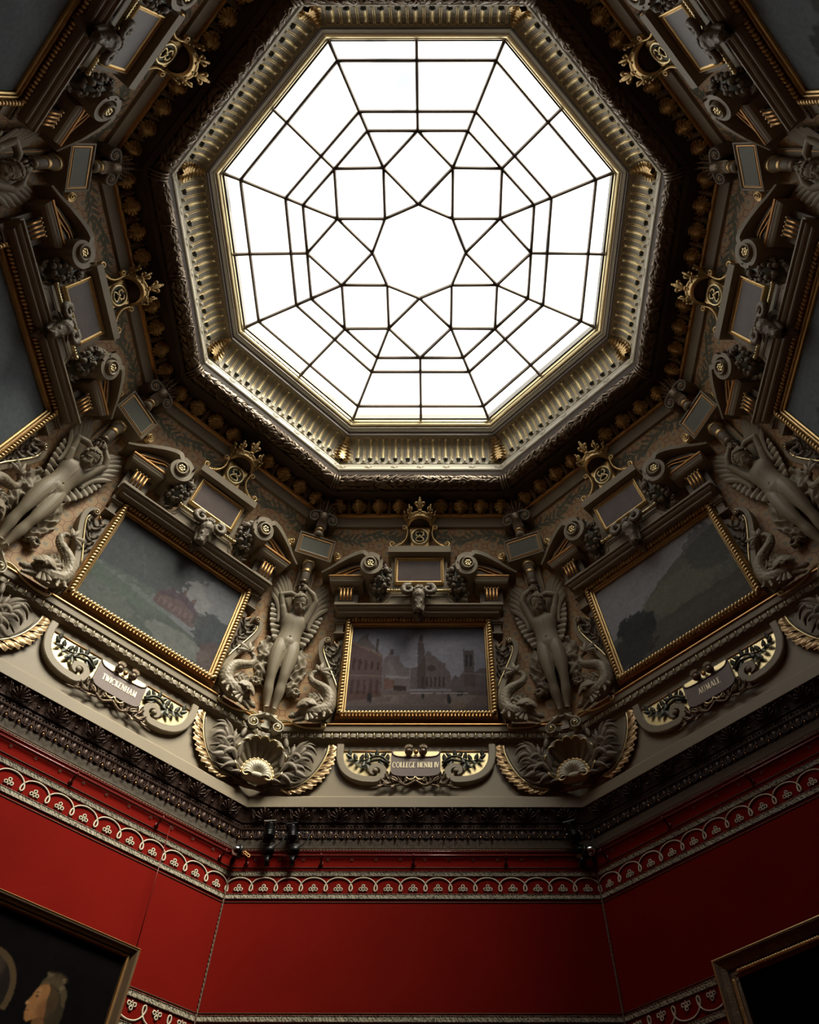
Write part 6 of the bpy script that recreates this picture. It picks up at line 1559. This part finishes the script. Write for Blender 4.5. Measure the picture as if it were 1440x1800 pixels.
def corner_label(k, s, a):
    p = NEAR[a]; e = END.get(s, '')
    return {'winged_youth_statue': ('winged nude youth statue with raised arms, ' + p, 'statue', 'winged youths in the corners'),
            'corner_pilaster_strip': ('flat cream strip with gilt lines behind the torch, ' + p, 'moulding', 'corner strips'),
            'torch': ('upright turned torch with gilt rings, ' + p, 'torch', 'torches held by the youths'),
            'corner_tablet': ('small cream tablet with green-grey panel, ' + p, 'plaque', 'corner tablets'),
            'ionic_finial': ('dark two-volute finial with palmette leaves, ' + p, 'capital', 'volute finials'),
            'scrolled_footrest': ('double scroll footrest with gilded ribbons, ' + p, 'bracket', 'scrolled footrests'),
            'scallop_shell': ('large gilt-edged scallop shell, ' + p, 'ornament', 'scallop shells'),
            'reed_spray': ('bulrushes and leaves %s of the scallop shell, %s' % (e, p), 'foliage ornament', 'reed sprays by the shells'),
            'crossed_branch': ('knotted branch under the scallop shell, ' + p, 'ornament', 'branches under the shells')}[k]
CAMO = SC.camera; CM = np.array(CAMO.matrix_world.inverted())
bpy.context.view_layer.update()
CM = np.array(CAMO.matrix_world.inverted())
def in_view(tris, ang, margin=60):
    a = math.radians(ang - 90); c, s = math.cos(a), math.sin(a)
    v = tris; w = np.stack([c * v[:, 0] - s * v[:, 1], s * v[:, 0] + c * v[:, 1], v[:, 2] + Z0, np.ones(len(v))], 1) @ CM.T
    z = -w[:, 2]; ok = z > .1; x = 761.768 + 1348.994 * w[:, 0] / z; y = 857.8225 - 1348.994 * w[:, 1] / z
    ok &= (x > -margin) & (x < 1440 + margin) & (y > -margin) & (y < 1800 + margin); return ok.mean() > .02
def all_verts(o, base):
    out = []; st = list(KIDS.get(o.name, ()))
    while st:
        c = st.pop(); st += KIDS.get(c.name, ())
        if c.type == 'MESH':
            n = len(c.data.vertices); v = np.empty(n * 3); c.data.vertices.foreach_get('co', v); v = v.reshape(-1, 3)
            out.append(v[::max(1, n // 60)])
    return np.concatenate(out) + np.array(base)
build_kids()
PAINT = {90: paint_square, 135: paint_mansion, 45: paint_hill, 180: lambda: paint_dusk(20), 0: lambda: paint_dusk(24), 225: lambda: paint_dusk(28), 315: lambda: paint_dusk(30)}
TXT = {90: ('COLLEGE HENRI IV', .47, 5.000), 135: ('TWICKENHAM', .36, 5.000), 45: ('AUMALE', .235, 5.000)}
PAIR = {}
for lst, labf in ((BAY, bay_label), (CORN, corner_label)):
    for root, base, angs in lst:
        k = root.name.split('.')[0]; s = 0 if abs(base[0]) < .08 else (1 if base[0] > 0 else -1)
        vv = all_verts(root, base); used = False
        for a in angs:
            if not in_view(vv, a): continue
            if not used: o = root; used = True
            else: o = copy_tree(root)
            rot_root(o, base, a); l, cat, gr = labf(k, s, a)
            if k == 'picture_frame': l = PLAB[a]
            o['label'] = l; o['category'] = cat; o['group'] = gr; PAIR[(k, s, a)] = o
        if not used:
            st = [root]
            while st: c = st.pop(); st += KIDS.get(c.name, ()); bpy.data.objects.remove(c)
for a, fn in PAINT.items():
    o = PAIR.get(('picture_frame', 0, a))
    if o is not None:
        canvas_obj('canvas', fn(), -.778, .778, 5.677, 6.803, -.036, o, lean)
        o.name = 'framed_painting' if a == 90 else 'framed_painting'
for a, (tx, w, z) in TXT.items():
    o = PAIR.get(('name_tablet', 0, a))
    if o is not None:
        words(tx, 0, z, .068, w, o); o['label'] = 'purple name tablet with gilt lettering %s' % tx
for o in list(COL.objects):
    if '_b' in o: del o['_b']
